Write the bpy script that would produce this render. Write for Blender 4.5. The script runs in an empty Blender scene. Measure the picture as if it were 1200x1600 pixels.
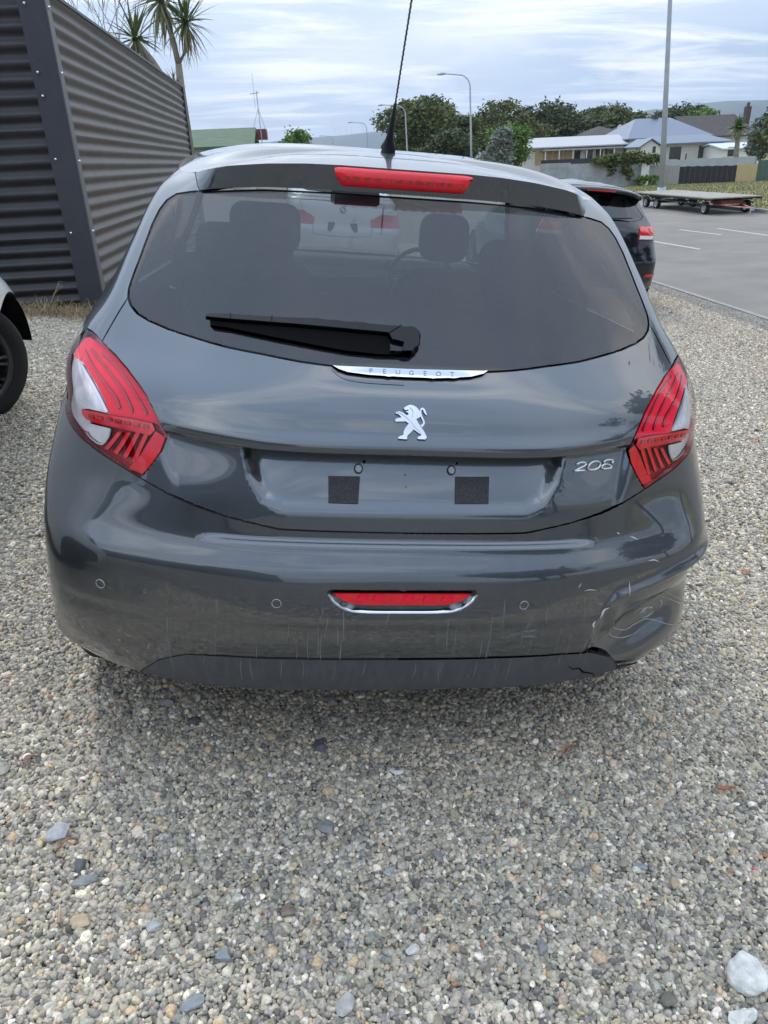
import bpy, bmesh, math, random
import numpy as np
from mathutils import Matrix, Vector
from mathutils.geometry import delaunay_2d_cdt
random.seed(7); rng = np.random.default_rng(7)
scene = bpy.context.scene
COL = scene.collection
# ---------------------------------------------------------------- camera
FPX = 1155.0
def _n(v): v = np.asarray(v, float); return v/np.linalg.norm(v)
def ray(px, py): return _n((px-600, py-800, FPX))
_Y = ray(455, 256); _U = np.array([-.041, -.905, -.423]); _U = _n(_U-_Y*(_U@_Y))
_X = np.cross(_Y, _U); _X = _X if _X[0] > 0 else -_X
RW = np.array([_X, _Y, _U])                       # image axes -> world axes
CAM = np.array([0, 0, 1.4])
cd = bpy.data.cameras.new('camera'); cam = bpy.data.objects.new('camera', cd); COL.objects.link(cam)
cd.sensor_fit = 'VERTICAL'; cd.sensor_height = 24; cd.lens = 24*FPX/1600; cd.clip_start = .05; cd.clip_end = 20000
xr, yd, zf = RW[:, 0], RW[:, 1], RW[:, 2]
cam.matrix_world = Matrix([[xr[0], -yd[0], -zf[0], 0], [xr[1], -yd[1], -zf[1], 0], [xr[2], -yd[2], -zf[2], 1.4], [0, 0, 0, 1]])
scene.camera = cam
# ---------------------------------------------------------------- sky and light
SUN_EL, SUN_AZ = math.radians(50), math.radians(-20)       # azimuth from +y towards +x
world = bpy.data.worlds.new('World'); scene.world = world; world.use_nodes = True
nt = world.node_tree; nt.nodes.clear()
def N(t, **k):
    n = nt.nodes.new(t)
    for a, b in k.items(): setattr(n, a, b)
    return n
def sky_nodes():
    L = nt.links.new
    sky = N('ShaderNodeTexSky', sky_type='NISHITA', sun_disc=False, sun_elevation=SUN_EL, sun_rotation=SUN_AZ, dust_density=2.0)
    tc = N('ShaderNodeTexCoord'); sep = N('ShaderNodeSeparateXYZ'); L(tc.outputs['Generated'], sep.inputs[0])
    zc = N('ShaderNodeMath', operation='MAXIMUM'); zc.inputs[1].default_value = 0.0; L(sep.outputs[2], zc.inputs[0])
    za = N('ShaderNodeMath', operation='ADD'); za.inputs[1].default_value = .11; L(zc.outputs[0], za.inputs[0])
    dx = N('ShaderNodeMath', operation='DIVIDE'); L(sep.outputs[0], dx.inputs[0]); L(za.outputs[0], dx.inputs[1])
    dy = N('ShaderNodeMath', operation='DIVIDE'); L(sep.outputs[1], dy.inputs[0]); L(za.outputs[0], dy.inputs[1])
    cb = N('ShaderNodeCombineXYZ'); L(dx.outputs[0], cb.inputs[0]); L(dy.outputs[0], cb.inputs[1])
    def noise(sx, sy, rot, sc, det, rough, off, dist=0.):
        mp = N('ShaderNodeMapping'); mp.inputs['Scale'].default_value = (sx, sy, 1); mp.inputs['Rotation'].default_value = (0, 0, rot)
        mp.inputs['Location'].default_value = (off, off*.7, 0)
        L(cb.outputs[0], mp.inputs[0])
        n = N('ShaderNodeTexNoise'); n.inputs['Scale'].default_value = sc; n.inputs['Detail'].default_value = det
        n.inputs['Roughness'].default_value = rough; n.inputs['Distortion'].default_value = dist; L(mp.outputs[0], n.inputs['Vector']); return n
    def ramp(src, pts):
        r = N('ShaderNodeValToRGB'); e = r.color_ramp.elements
        while len(e) < len(pts): e.new(.5)
        for i, (p, c) in enumerate(pts): e[i].position = p; e[i].color = (*c, 1) if len(c) == 3 else c
        L(src, r.inputs[0]); return r
    big = noise(.8, .8, .25, .55, 6, .55, 3.1, .3)         # broad grey cloud decks
    str_ = noise(.38, 1.0, .2, 1.9, 8, .6, 7.7, .5)      # bright drawn-out streaks
    grey = ramp(big.outputs[0], [(.30, (3.4, 4.7, 6.6)), (.46, (4.7, 5.8, 7.4)), (.60, (6.3, 7.0, 8.1)), (.72, (8.6, 8.8, 9.2))])
    st = ramp(str_.outputs[0], [(.49, (0, 0, 0)), (.56, (.4, .4, .4)), (.67, (1, 1, 1))])
    cov = ramp(big.outputs[0], [(.30, (.55, .55, .55)), (.46, (.85, .85, .85)), (.58, (1, 1, 1))])
    m1 = N('ShaderNodeMix', data_type='RGBA'); L(cov.outputs[0], m1.inputs[0]); L(sky.outputs[0], m1.inputs[6]); L(grey.outputs[0], m1.inputs[7])
    m2 = N('ShaderNodeMix', data_type='RGBA'); m2.inputs[7].default_value = (10.0, 10.0, 10.0, 1)
    L(st.outputs[0], m2.inputs[0]); L(m1.outputs[2], m2.inputs[6])
    zg_ = N('ShaderNodeMath', operation='MULTIPLY_ADD'); zg_.inputs[1].default_value = 1.5; zg_.inputs[2].default_value = 1.0; L(zc.outputs[0], zg_.inputs[0])   # an overcast sky is brighter overhead
    vm = N('ShaderNodeVectorMath', operation='SCALE'); L(m2.outputs[2], vm.inputs[0]); L(zg_.outputs[0], vm.inputs[3])
    bg = N('ShaderNodeBackground'); bg.inputs['Strength'].default_value = .1; L(vm.outputs[0], bg.inputs[0])
    out = N('ShaderNodeOutputWorld'); L(bg.outputs[0], out.inputs[0])
sky_nodes()
sl = bpy.data.lights.new('sun', 'SUN'); sl.energy = 1.5; sl.angle = math.radians(14); sl.color = (1, .97, .92)
sun = bpy.data.objects.new('sun', sl); COL.objects.link(sun)
_d = Vector((math.sin(SUN_AZ)*math.cos(SUN_EL), math.cos(SUN_AZ)*math.cos(SUN_EL), math.sin(SUN_EL)))
sun.rotation_euler = _d.to_track_quat('Z', 'Y').to_euler()
vs = scene.view_settings; vs.view_transform = 'Standard'; vs.look = 'None'; vs.gamma = 1; vs.exposure = 0.22; vs.use_curve_mapping = False
scene.cycles.max_bounces = 10; scene.cycles.transparent_max_bounces = 16
# ---------------------------------------------------------------- helpers
def at(px, py, y): d = RW@ray(px, py); return CAM+d*(y/d[1])          # photograph pixel at a forward distance
def atz(px, py, z): d = RW@ray(px, py); return CAM+d*((z-1.4)/d[2])
def gz(x): return -.008-.107*x                                          # the gravel yard falls to the road
def tag(o, label=None, cat=None, group=None, kind=None):
    if label: o['label'] = label
    if cat: o['category'] = cat
    if group: o['group'] = group
    if kind: o['kind'] = kind
    return o
def empty(name, loc=(0, 0, 0), rz=0, mat=None):
    o = bpy.data.objects.new(name, None); COL.objects.link(o); o.empty_display_size = .2
    if mat is not None: o.matrix_world = mat
    else: o.location = loc; o.rotation_euler = (0, 0, rz)
    return o
def mesh(name, V, F, m, parent=None, smooth=False, mi=None, normals=None):
    me = bpy.data.meshes.new(name); me.from_pydata([tuple(map(float, v)) for v in V], [], [tuple(int(i) for i in f) for f in F])
    for k in (m if isinstance(m, (list, tuple)) else [m]): me.materials.append(k)
    if mi is not None: me.polygons.foreach_set('material_index', np.asarray(mi, dtype=np.int32))
    if smooth: me.polygons.foreach_set('use_smooth', [True]*len(me.polygons))
    me.update()
    if normals is not None: me.normals_split_custom_set_from_vertices([tuple(map(float, n)) for n in normals])
    o = bpy.data.objects.new(name, me); COL.objects.link(o)
    if parent: o.parent = parent
    return o
class MB:
    """collects simple solids into one mesh"""
    def __init__(s): s.V = []; s.F = []; s.M = []
    def add(s, V, F, mi=0):
        b = len(s.V); s.V += [tuple(v) for v in V]; s.F += [tuple(i+b for i in f) for f in F]; s.M += [mi]*len(F); return s
    def box(s, c, d, rot=None, mi=0, taper=1.0):
        x, y, z = [k/2 for k in d]; R = rot if rot is not None else np.eye(3)
        P = [(-x, -y, -z), (x, -y, -z), (x, y, -z), (-x, y, -z), (-x*taper, -y*taper, z), (x*taper, -y*taper, z), (x*taper, y*taper, z), (-x*taper, y*taper, z)]
        P = [np.asarray(c)+R@np.array(p) for p in P]
        return s.add(P, [(0, 3, 2, 1), (4, 5, 6, 7), (0, 1, 5, 4), (1, 2, 6, 5), (2, 3, 7, 6), (3, 0, 4, 7)], mi)
    def tube(s, pts, r, n=8, mi=0, cap=True):
        pts = [np.asarray(p, float) for p in pts]; rs = r if isinstance(r, (list, tuple, np.ndarray)) else [r]*len(pts); V = []
        for i, p in enumerate(pts):
            t = pts[min(i+1, len(pts)-1)]-pts[max(i-1, 0)]; t = t/(np.linalg.norm(t)+1e-9)
            a = np.cross(t, (0, 0, 1) if abs(t[2]) < .9 else (1, 0, 0)); a /= np.linalg.norm(a); b = np.cross(t, a)
            for k in range(n): g = 2*math.pi*k/n; V.append(p+rs[i]*(math.cos(g)*a+math.sin(g)*b))
        F = [(i*n+k, i*n+(k+1) % n, (i+1)*n+(k+1) % n, (i+1)*n+k) for i in range(len(pts)-1) for k in range(n)]
        if cap: F += [tuple(range(n))[::-1], tuple((len(pts)-1)*n+k for k in range(n))]
        return s.add(V, F, mi)
    def lathe(s, prof, c, axis='x', n=32, mi=0):
        # prof: (radius, offset along axis)
        V = []
        for r, h in prof:
            for k in range(n):
                g = 2*math.pi*k/n; a, b = r*math.cos(g), r*math.sin(g)
                V.append(np.asarray(c)+(np.array([h, a, b]) if axis == 'x' else np.array([a, b, h]) if axis == 'z' else np.array([a, h, b])))
        F = [(i*n+k, i*n+(k+1) % n, (i+1)*n+(k+1) % n, (i+1)*n+k) for i in range(len(prof)-1) for k in range(n)]
        return s.add(V, F, mi)
    def prism(s, poly, h0, h1, frame, mi=0):
        # poly 2-D in (a,b); frame = (origin, A, B, N)
        O, A, B, Nn = [np.asarray(k, float) for k in frame]; n = len(poly)
        V = [O+A*p[0]+B*p[1]+Nn*h0 for p in poly]+[O+A*p[0]+B*p[1]+Nn*h1 for p in poly]
        F = [tuple(range(n))[::-1], tuple(range(n, 2*n))]+[(k, (k+1) % n, n+(k+1) % n, n+k) for k in range(n)]
        return s.add(V, F, mi)
    def build(s, name, m, parent=None, smooth=False):
        return mesh(name, s.V, s.F, m, parent, smooth, s.M if isinstance(m, (list, tuple)) else None)
# ---------------------------------------------------------------- materials
def mat(name, col, rough=.6, metal=0., coat=0., coat_rough=.03, coat_ior=1.5, spec=.5, var=0., vscale=8., var2=None, bump=0., bscale=60., det=5., stretch=(1, 1, 1), coord='Object', dust=0., dustcol=(.33, .31, .28), dscale=6., trans=0., sss=0., alpha=1.):
    m = bpy.data.materials.new(name); m.use_nodes = True; t = m.node_tree; b = t.nodes['Principled BSDF']; L = t.links.new
    I = b.inputs; I['Base Color'].default_value = (*col, 1); I['Roughness'].default_value = rough; I['Metallic'].default_value = metal
    I['Coat Weight'].default_value = coat; I['Coat IOR'].default_value = coat_ior; I['Coat Roughness'].default_value = coat_rough; I['Specular IOR Level'].default_value = spec
    if trans: I['Transmission Weight'].default_value = trans
    def nd(ty, **k):
        n = t.nodes.new(ty)
        for a, c in k.items(): setattr(n, a, c)
        return n
    if var or bump or dust:
        tc = nd('ShaderNodeTexCoord'); mp = nd('ShaderNodeMapping'); mp.inputs['Scale'].default_value = stretch; L(tc.outputs[coord], mp.inputs[0])
    src = None
    if var:
        n = nd('ShaderNodeTexNoise'); n.inputs['Scale'].default_value = vscale; n.inputs['Detail'].default_value = det; n.inputs['Roughness'].default_value = .62; L(mp.outputs[0], n.inputs['Vector'])
        r = nd('ShaderNodeMapRange'); r.inputs[1].default_value = .28; r.inputs[2].default_value = .72; r.inputs[3].default_value = 0; r.inputs[4].default_value = 1; L(n.outputs[0], r.inputs[0])
        mx = nd('ShaderNodeMix', data_type='RGBA'); c2 = var2 or col
        if var2: mx.inputs[6].default_value = (*col, 1); mx.inputs[7].default_value = (*var2, 1)
        else: mx.inputs[6].default_value = (*[c*(1-var) for c in col], 1); mx.inputs[7].default_value = (*[min(1, c*(1+var)) for c in col], 1)
        L(r.outputs[0], mx.inputs[0]); L(mx.outputs[2], I['Base Color']); src = mx.outputs[2]
    if dust:
        n = nd('ShaderNodeTexNoise'); n.inputs['Scale'].default_value = dscale; n.inputs['Detail'].default_value = 8; n.inputs['Roughness'].default_value = .7; L(mp.outputs[0], n.inputs['Vector'])
        r = nd('ShaderNodeMapRange'); r.inputs[1].default_value = .42; r.inputs[2].default_value = .85; r.inputs[3].default_value = dust*.25; r.inputs[4].default_value = dust; L(n.outputs[0], r.inputs[0])
        mx = nd('ShaderNodeMix', data_type='RGBA'); mx.inputs[7].default_value = (*dustcol, 1)
        if src: L(src, mx.inputs[6])
        else: mx.inputs[6].default_value = (*col, 1)
        L(r.outputs[0], mx.inputs[0]); L(mx.outputs[2], I['Base Color'])
        r2 = nd('ShaderNodeMath', operation='MULTIPLY_ADD'); r2.inputs[1].default_value = .7; r2.inputs[2].default_value = rough; L(r.outputs[0], r2.inputs[0]); L(r2.outputs[0], I['Roughness'])
        if coat:
            r3 = nd('ShaderNodeMath', operation='MULTIPLY_ADD'); r3.inputs[1].default_value = .12; r3.inputs[2].default_value = coat_rough; L(r.outputs[0], r3.inputs[0]); L(r3.outputs[0], I['Coat Roughness'])
    if bump:
        n = nd('ShaderNodeTexNoise'); n.inputs['Scale'].default_value = bscale; n.inputs['Detail'].default_value = 6; L(mp.outputs[0], n.inputs['Vector'])
        bp = nd('ShaderNodeBump'); bp.inputs['Strength'].default_value = bump; bp.inputs['Distance'].default_value = .02; L(n.outputs[0], bp.inputs['Height']); L(bp.outputs[0], I['Normal'])
    return m
def glass(name, tint, ior=1.5, rough=0., haze=0., hazecol=(.3, .3, .3), hscale=3., facing=0.):
    """thin pane: tinted see-through plus mirror-like surface reflection"""
    m = bpy.data.materials.new(name); m.use_nodes = True; t = m.node_tree; t.nodes.clear(); L = t.links.new
    tr = t.nodes.new('ShaderNodeBsdfTransparent'); tr.inputs[0].default_value = (*tint, 1)
    gl = t.nodes.new('ShaderNodeBsdfGlossy'); gl.inputs['Roughness'].default_value = rough
    fr = t.nodes.new('ShaderNodeFresnel'); ge = t.nodes.new('ShaderNodeNewGeometry'); ma = t.nodes.new('ShaderNodeMath'); ma.operation = 'MULTIPLY_ADD'; ma.inputs[1].default_value = 1/ior-ior; ma.inputs[2].default_value = ior; L(ge.outputs['Backfacing'], ma.inputs[0]); L(ma.outputs[0], fr.inputs[0])
    mx = t.nodes.new('ShaderNodeMixShader'); L(fr.outputs[0], mx.inputs[0]); L(tr.outputs[0], mx.inputs[1]); L(gl.outputs[0], mx.inputs[2])
    last = mx
    if haze:
        df = t.nodes.new('ShaderNodeBsdfDiffuse'); df.inputs[0].default_value = (*hazecol, 1)
        tc = t.nodes.new('ShaderNodeTexCoord'); n = t.nodes.new('ShaderNodeTexNoise'); n.inputs['Scale'].default_value = hscale; n.inputs['Detail'].default_value = 9; n.inputs['Roughness'].default_value = .72
        L(tc.outputs['Object'], n.inputs['Vector']); r = t.nodes.new('ShaderNodeMapRange'); r.inputs[1].default_value = .35; r.inputs[2].default_value = .8; r.inputs[3].default_value = haze*.35; r.inputs[4].default_value = haze
        L(n.outputs[0], r.inputs[0]); m2 = t.nodes.new('ShaderNodeMixShader'); L(r.outputs[0], m2.inputs[0]); L(mx.outputs[0], m2.inputs[1]); L(df.outputs[0], m2.inputs[2]); last = m2
    o = t.nodes.new('ShaderNodeOutputMaterial'); L(last.outputs[0], o.inputs[0]); return m
M = {}
M['paint'] = mat('grey_metallic_paint', (.076, .090, .106), .36, .85, 1., .008, coat_ior=1.85, var=.10, vscale=900, dust=.07, dscale=5)
M['paint_low'] = mat('bumper_paint', (.070, .081, .094), .36, .85, 1., .012, coat_ior=1.8, var=.10, vscale=900, dust=.09, dscale=4.5, dustcol=(.30, .27, .22), stretch=(9, 9, .8))
M['black'] = mat('black_plastic', (.016, .017, .019), .45, spec=.4, bump=.05, bscale=300)
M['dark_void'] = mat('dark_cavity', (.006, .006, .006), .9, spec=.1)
M['diffuser'] = mat('slate_plastic', (.050, .055, .068), .5, spec=.4, dust=.25, dscale=5, stretch=(10, 10, .8), bump=.04, bscale=400)
M['rubber'] = mat('tyre_rubber', (.022, .022, .023), .75, spec=.3, bump=.15, bscale=80)
M['chrome'] = mat('chrome', (.62, .63, .65), .08, 1.)
M['silver'] = mat('silver_badge', (.72, .73, .75), .28, 1.)
M['reflector'] = mat('lamp_reflector', (.80, .81, .83), .20, .45, var=.12, vscale=30, bump=.12, bscale=30)
M['red'] = mat('red_plastic', (.82, .006, .018), .30, 0, .6, .08, var=.12, vscale=30)
M['red_bright'] = mat('bright_red_plastic', (.95, .010, .045), .5, 0, 0, .1, spec=.3)
M['guide'] = mat('guide_red', (.42, .006, .016), .3, 0, .5, .06)
M['red_dark'] = mat('deep_red_plastic', (.38, .004, .010), .22, 0, .8, .05, var=.5, vscale=60, bump=.3, bscale=90)
M['lens'] = glass('clear_lens', (.96, .93, .93), 1.45)
M['lens_red'] = glass('red_lens', (.95, .25, .25), 1.45)
M['glass_rear'] = glass('tinted_glass', (.30, .31, .33), 1.78, haze=.055, hazecol=(.36, .36, .38), hscale=5.)
M['glass_clear'] = glass('window_glass', (.80, .84, .82), 1.5)
M['seat'] = mat('seat_fabric', (.022, .022, .024), .9, spec=.2, var=.3, vscale=40)
M['cab'] = mat('cabin_trim', (.06, .06, .065), .8, spec=.3)
M['headliner'] = mat('headliner', (.22, .22, .21), .9, spec=.1)
M['white_paint'] = mat('white_paint', (.74, .75, .75), .35, 0, 1., .03)
M['black_paint'] = mat('black_paint', (.004, .005, .008), .25, 0, .8, .02, spec=.2)
M['rim'] = mat('black_alloy', (.065, .067, .070), .32, .5, .3)
M['steel'] = mat('galvanised_steel', (.40, .43, .47), .5, .15, var=.12, vscale=6)
# ---- car surface: horizontal rings (x, y) at heights z, from rear centre (column 0) to front centre (last column)
RZ=[.24,.30,.36,.45,.55,.605,.625,.66,.70,.76,.85,.885,.93,1.02,1.09,1.20,1.33,1.385,1.42]
U=np.array([0,.25,.47,.65,.80,.92,1.08,1.65,2.9,3.7,4.3,4.9])
RT=[
[(0.000,0.060),(0.251,0.066),(0.453,0.103),(0.608,0.152),(0.703,0.221),(0.762,0.285),(0.798,0.413),(0.800,0.997),(0.794,2.199),(0.780,3.000),(0.620,3.550),(0.000,3.700)],
[(0.000,0.030),(0.251,0.037),(0.453,0.072),(0.617,0.119),(0.734,0.194),(0.826,0.270),(0.833,0.415),(0.838,0.998),(0.833,2.199),(0.820,3.000),(0.650,3.650),(0.000,3.850)],
[(0.000,0.014),(0.251,0.021),(0.461,0.056),(0.628,0.107),(0.759,0.182),(0.831,0.277),(0.856,0.428),(0.860,0.998),(0.857,2.199),(0.845,3.000),(0.670,3.680),(0.000,3.890)],
[(0.000,0.000),(0.251,0.007),(0.461,0.039),(0.637,0.094),(0.770,0.174),(0.833,0.280),(0.863,0.429),(0.868,0.999),(0.867,2.199),(0.855,3.000),(0.680,3.700),(0.000,3.900)],
[(0.000,0.006),(0.250,0.011),(0.461,0.043),(0.636,0.097),(0.774,0.176),(0.831,0.284),(0.862,0.439),(0.869,0.999),(0.869,2.199),(0.860,3.000),(0.680,3.700),(0.000,3.900)],
[(0.000,0.016),(0.250,0.022),(0.461,0.050),(0.635,0.104),(0.769,0.184),(0.830,0.290),(0.858,0.448),(0.867,0.998),(0.868,2.199),(0.860,3.000),(0.680,3.680),(0.000,3.890)],
[(0.000,0.028),(0.250,0.034),(0.461,0.060),(0.632,0.112),(0.766,0.190),(0.827,0.294),(0.855,0.451),(0.865,0.998),(0.866,2.199),(0.860,3.000),(0.670,3.670),(0.000,3.880)],
[(0.000,0.050),(0.251,0.055),(0.456,0.081),(0.626,0.134),(0.758,0.207),(0.824,0.307),(0.852,0.461),(0.863,0.998),(0.863,2.199),(0.858,3.000),(0.660,3.640),(0.000,3.860)],
[(0.000,0.057),(0.251,0.062),(0.451,0.091),(0.614,0.147),(0.746,0.225),(0.818,0.324),(0.846,0.471),(0.859,0.997),(0.859,2.199),(0.855,3.000),(0.650,3.580),(0.000,3.820)],
[(0.000,0.066),(0.251,0.071),(0.452,0.105),(0.593,0.163),(0.728,0.244),(0.802,0.342),(0.834,0.485),(0.852,0.997),(0.852,2.199),(0.848,2.950),(0.640,3.480),(0.000,3.740)],
[(0.000,0.086),(0.252,0.091),(0.453,0.134),(0.591,0.189),(0.716,0.268),(0.779,0.371),(0.813,0.504),(0.837,0.996),(0.839,2.198),(0.820,2.850),(0.600,3.280),(0.000,3.480)],
[(0.000,0.098),(0.252,0.104),(0.455,0.145),(0.591,0.200),(0.724,0.275),(0.768,0.381),(0.801,0.513),(0.829,0.996),(0.832,2.198),(0.800,2.800),(0.580,3.100),(0.000,3.280)],
[(0.000,0.118),(0.252,0.126),(0.456,0.168),(0.590,0.225),(0.716,0.300),(0.774,0.400),(0.790,0.537),(0.820,0.995),(0.824,2.198),(0.790,2.700),(0.560,2.950),(0.000,3.080)],
[(0.000,0.190),(0.253,0.201),(0.441,0.251),(0.570,0.312),(0.684,0.381),(0.739,0.458),(0.763,0.591),(0.797,0.994),(0.802,2.097),(0.770,2.500),(0.540,2.720),(0.000,2.820)],
[(0.000,0.262),(0.243,0.274),(0.421,0.320),(0.545,0.375),(0.653,0.434),(0.692,0.501),(0.719,0.630),(0.762,1.014),(0.769,1.997),(0.730,2.400),(0.520,2.580),(0.000,2.680)],
[(0.000,0.375),(0.223,0.386),(0.392,0.426),(0.505,0.476),(0.598,0.525),(0.643,0.575),(0.659,0.702),(0.703,1.043),(0.704,1.847),(0.670,2.200),(0.490,2.370),(0.000,2.460)],
[(0.000,0.515),(0.203,0.524),(0.356,0.556),(0.454,0.601),(0.535,0.648),(0.586,0.699),(0.590,0.811),(0.625,1.092),(0.630,1.596),(0.600,1.980),(0.440,2.120),(0.000,2.200)],
[(0.000,0.575),(0.193,0.583),(0.336,0.612),(0.430,0.650),(0.496,0.694),(0.527,0.753),(0.553,0.845),(0.581,1.112),(0.585,1.496),(0.560,1.880),(0.420,2.020),(0.000,2.100)],[(0.000,0.597),(0.184,0.605),(0.321,0.634),(0.411,0.672),(0.474,0.716),(0.503,0.775),(0.528,0.867),(0.555,1.112),(0.559,1.496),(0.535,1.830),(0.401,1.970),(0.000,2.050)],
]
def spline(x,Y,xq):
    # natural cubic spline, Y (n,k)
    x=np.asarray(x,float);Y=np.asarray(Y,float);n=len(x);h=np.diff(x)
    A=np.zeros((n,n));B=np.zeros_like(Y);A[0,0]=A[-1,-1]=1
    for i in range(1,n-1):
        A[i,i-1]=h[i-1];A[i,i]=2*(h[i-1]+h[i]);A[i,i+1]=h[i]
        B[i]=3*((Y[i+1]-Y[i])/h[i]-(Y[i]-Y[i-1])/h[i-1])
    c=np.linalg.solve(A,B);xq=np.asarray(xq);i=np.clip(np.searchsorted(x,xq)-1,0,n-2)
    t=(xq-x[i])[:,None];b=(Y[i+1]-Y[i])/h[i][:,None]-h[i][:,None]*(2*c[i]+c[i+1])/3;d=(c[i+1]-c[i])/(3*h[i][:,None])
    return Y[i]+b*t+c[i]*t*t+d*t**3
def pchip(x,Y,xq):
    x=np.asarray(x,float);Y=np.asarray(Y,float);h=np.diff(x)[:,None];D=np.diff(Y,axis=0)/h
    m=np.zeros_like(Y);w1=2*h[1:]+h[:-1];w2=h[1:]+2*h[:-1]
    with np.errstate(all='ignore'): hm=(w1+w2)/(w1/D[:-1]+w2/D[1:])
    m[1:-1]=np.where(D[:-1]*D[1:]>0,hm,0);m[0]=D[0];m[-1]=D[-1]
    xq=np.asarray(xq);i=np.clip(np.searchsorted(x,xq)-1,0,len(x)-2);hh=h[i];t=((xq-x[i])/(x[i+1]-x[i]))[:,None]
    return (2*t**3-3*t**2+1)*Y[i]+(t**3-2*t**2+t)*hh*m[i]+(-2*t**3+3*t**2)*Y[i+1]+(t**3-t**2)*hh*m[i+1]
def gsm(A,ax,s):
    k=np.arange(-int(3*s)-1,int(3*s)+2);w=np.exp(-k*k/(2*s*s));w/=w.sum()
    A=np.moveaxis(A,ax,0);n=A.shape[0];m=len(k)//2
    lo=2*A[0]-A[1:m+1][::-1];hi=2*A[-1]-A[-m-1:-1][::-1];P=np.concatenate([lo,A,hi]);out=sum(w[j]*P[j:j+n] for j in range(len(k)))
    return np.moveaxis(out,0,ax)
DU=.0125;DZ=.005
UG=np.arange(-4.9,4.9001,DU);ZG=np.arange(.24,1.4201,DZ)
def build_grid():
    T=np.array(RT,float)                      # rows, cols, 2
    nz=len(ZG);Tz=pchip(RZ,T.reshape(len(RZ),-1),ZG).reshape(nz,12,2)
    full_u=np.concatenate([-U[:0:-1],U]);out=np.zeros((len(UG),nz,2))
    for k in range(nz):
        r=Tz[k];m=r[:0:-1].copy();m[:,0]*=-1
        out[:,k]=spline(full_u,np.concatenate([m,r]),UG)
    out=gsm(out,0,2.2)                 # ~3 cm around
    return gsm(out,1,1.3)              # ~6 mm in height
GS=build_grid()
def cr(t):
    return np.stack([-.5*t+t*t-.5*t**3,1-2.5*t*t+1.5*t**3,.5*t+2*t*t-1.5*t**3,-.5*t*t+.5*t**3],-1)
def S(u,z):
    u=np.atleast_1d(np.asarray(u,float));z=np.atleast_1d(np.asarray(z,float))
    a=np.clip((u-UG[0])/DU,1,len(UG)-3);b=np.clip((z-ZG[0])/DZ,0,len(ZG)-1.0001)
    i=a.astype(int);j=b.astype(int);wu=cr(a-i);wz=cr(b-j);P=np.zeros((len(u),2))
    for p in range(4):
        for q in range(4):
            jj=j+q-1;lo=jj<0;hi=jj>len(ZG)-1
            g=GS[i+p-1,np.clip(jj,0,len(ZG)-1)].copy()
            g[lo]=2*GS[(i+p-1)[lo],0]-GS[(i+p-1)[lo],1]
            g[hi]=2*GS[(i+p-1)[hi],-1]-GS[(i+p-1)[hi],-2]
            P+=(wu[:,p]*wz[:,q])[:,None]*g
    return np.column_stack([P,z])
# ---------------------------------------------------------------- the grey car: frame, pixel-to-surface lookup
_nc = _n([0.99296, 0.0180, 0.11707]); _f = ray(455, 256); _f = _n(_f-_nc*(_f@_nc)); _u = np.cross(_nc, _f); _u = _u if _u[1] < 0 else -_u
RC = np.array([_nc, _f, _u]); CC = np.array([-.234, -1.36, 1.40])          # image axes -> car axes; lens position in car axes
C2W = RW@RC.T; T2W = CAM-C2W@CC
MCAR = Matrix([[*C2W[0], T2W[0]], [*C2W[1], T2W[1]], [*C2W[2], T2W[2]], [0, 0, 0, 1]])
def cproj(P): q = (np.asarray(P)-CC)@RC; return np.stack([600+FPX*q[..., 0]/q[..., 2], 800+FPX*q[..., 1]/q[..., 2]], -1)
def castx(px, py, x): d = RC@ray(px, py); return CC+d*((x-CC[0])/d[0])
def casty(px, py, y): d = RC@ray(px, py); return CC+d*((y-CC[1])/d[1])
_uu, _zz = [a.ravel() for a in np.meshgrid(np.arange(-1.0, 1.0, .02), np.arange(.26, 1.386, .01), indexing='ij')]
_q = cproj(S(_uu, _zz))
def uz(px, py, F=None):
    F = F or (lambda u, z: S(u, z)); p = np.array([px, py], float); i = np.argmin(((_q-p)**2).sum(1)); u, z = _uu[i], _zz[i]
    for _ in range(6):
        f0 = cproj(F(u, z))[0]; a = cproj(F(u+2e-3, z))[0]; b = cproj(F(u, z+2e-3))[0]
        J = np.stack([(a-f0)/2e-3, (b-f0)/2e-3], 1)
        if abs(np.linalg.det(J)) < 1e3: break
        d = np.linalg.solve(J, p-f0); u += np.clip(d[0], -.02, .02); z += np.clip(d[1], -.02, .02)
    return float(u), float(z)
def zoomed(pts, ox, oy, sc): return [(ox+a/sc, oy+b/sc) for a, b in pts]
def sstep(a, b, x): t = np.clip((x-a)/(b-a), 0, 1); return t*t*(3-2*t)
def seg_sd(poly, u, z):
    """signed distance to polygon, positive inside"""
    P = np.asarray(poly, float); Q = np.roll(P, -1, 0); d = np.full(u.shape, 1e9); ins = np.zeros(u.shape, bool)
    for a, b in zip(P, Q):
        e = b-a; t = np.clip(((u-a[0])*e[0]+(z-a[1])*e[1])/(e@e+1e-12), 0, 1)
        d = np.minimum(d, np.hypot(u-a[0]-t*e[0], z-a[1]-t*e[1]))
        c = ((a[1] > z) != (b[1] > z)) & (u < (b[0]-a[0])*(z-a[1])/(b[1]-a[1]+1e-12)+a[0]); ins ^= c
    return np.where(ins, d, -d)
def nrm(F, u, z, h=2e-3):
    a = F(u+h, z)-F(u-h, z); b = F(u, z+h)-F(u, z-h); n = np.cross(a, b); n /= np.linalg.norm(n, axis=1)[:, None]+1e-12; return n
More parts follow.
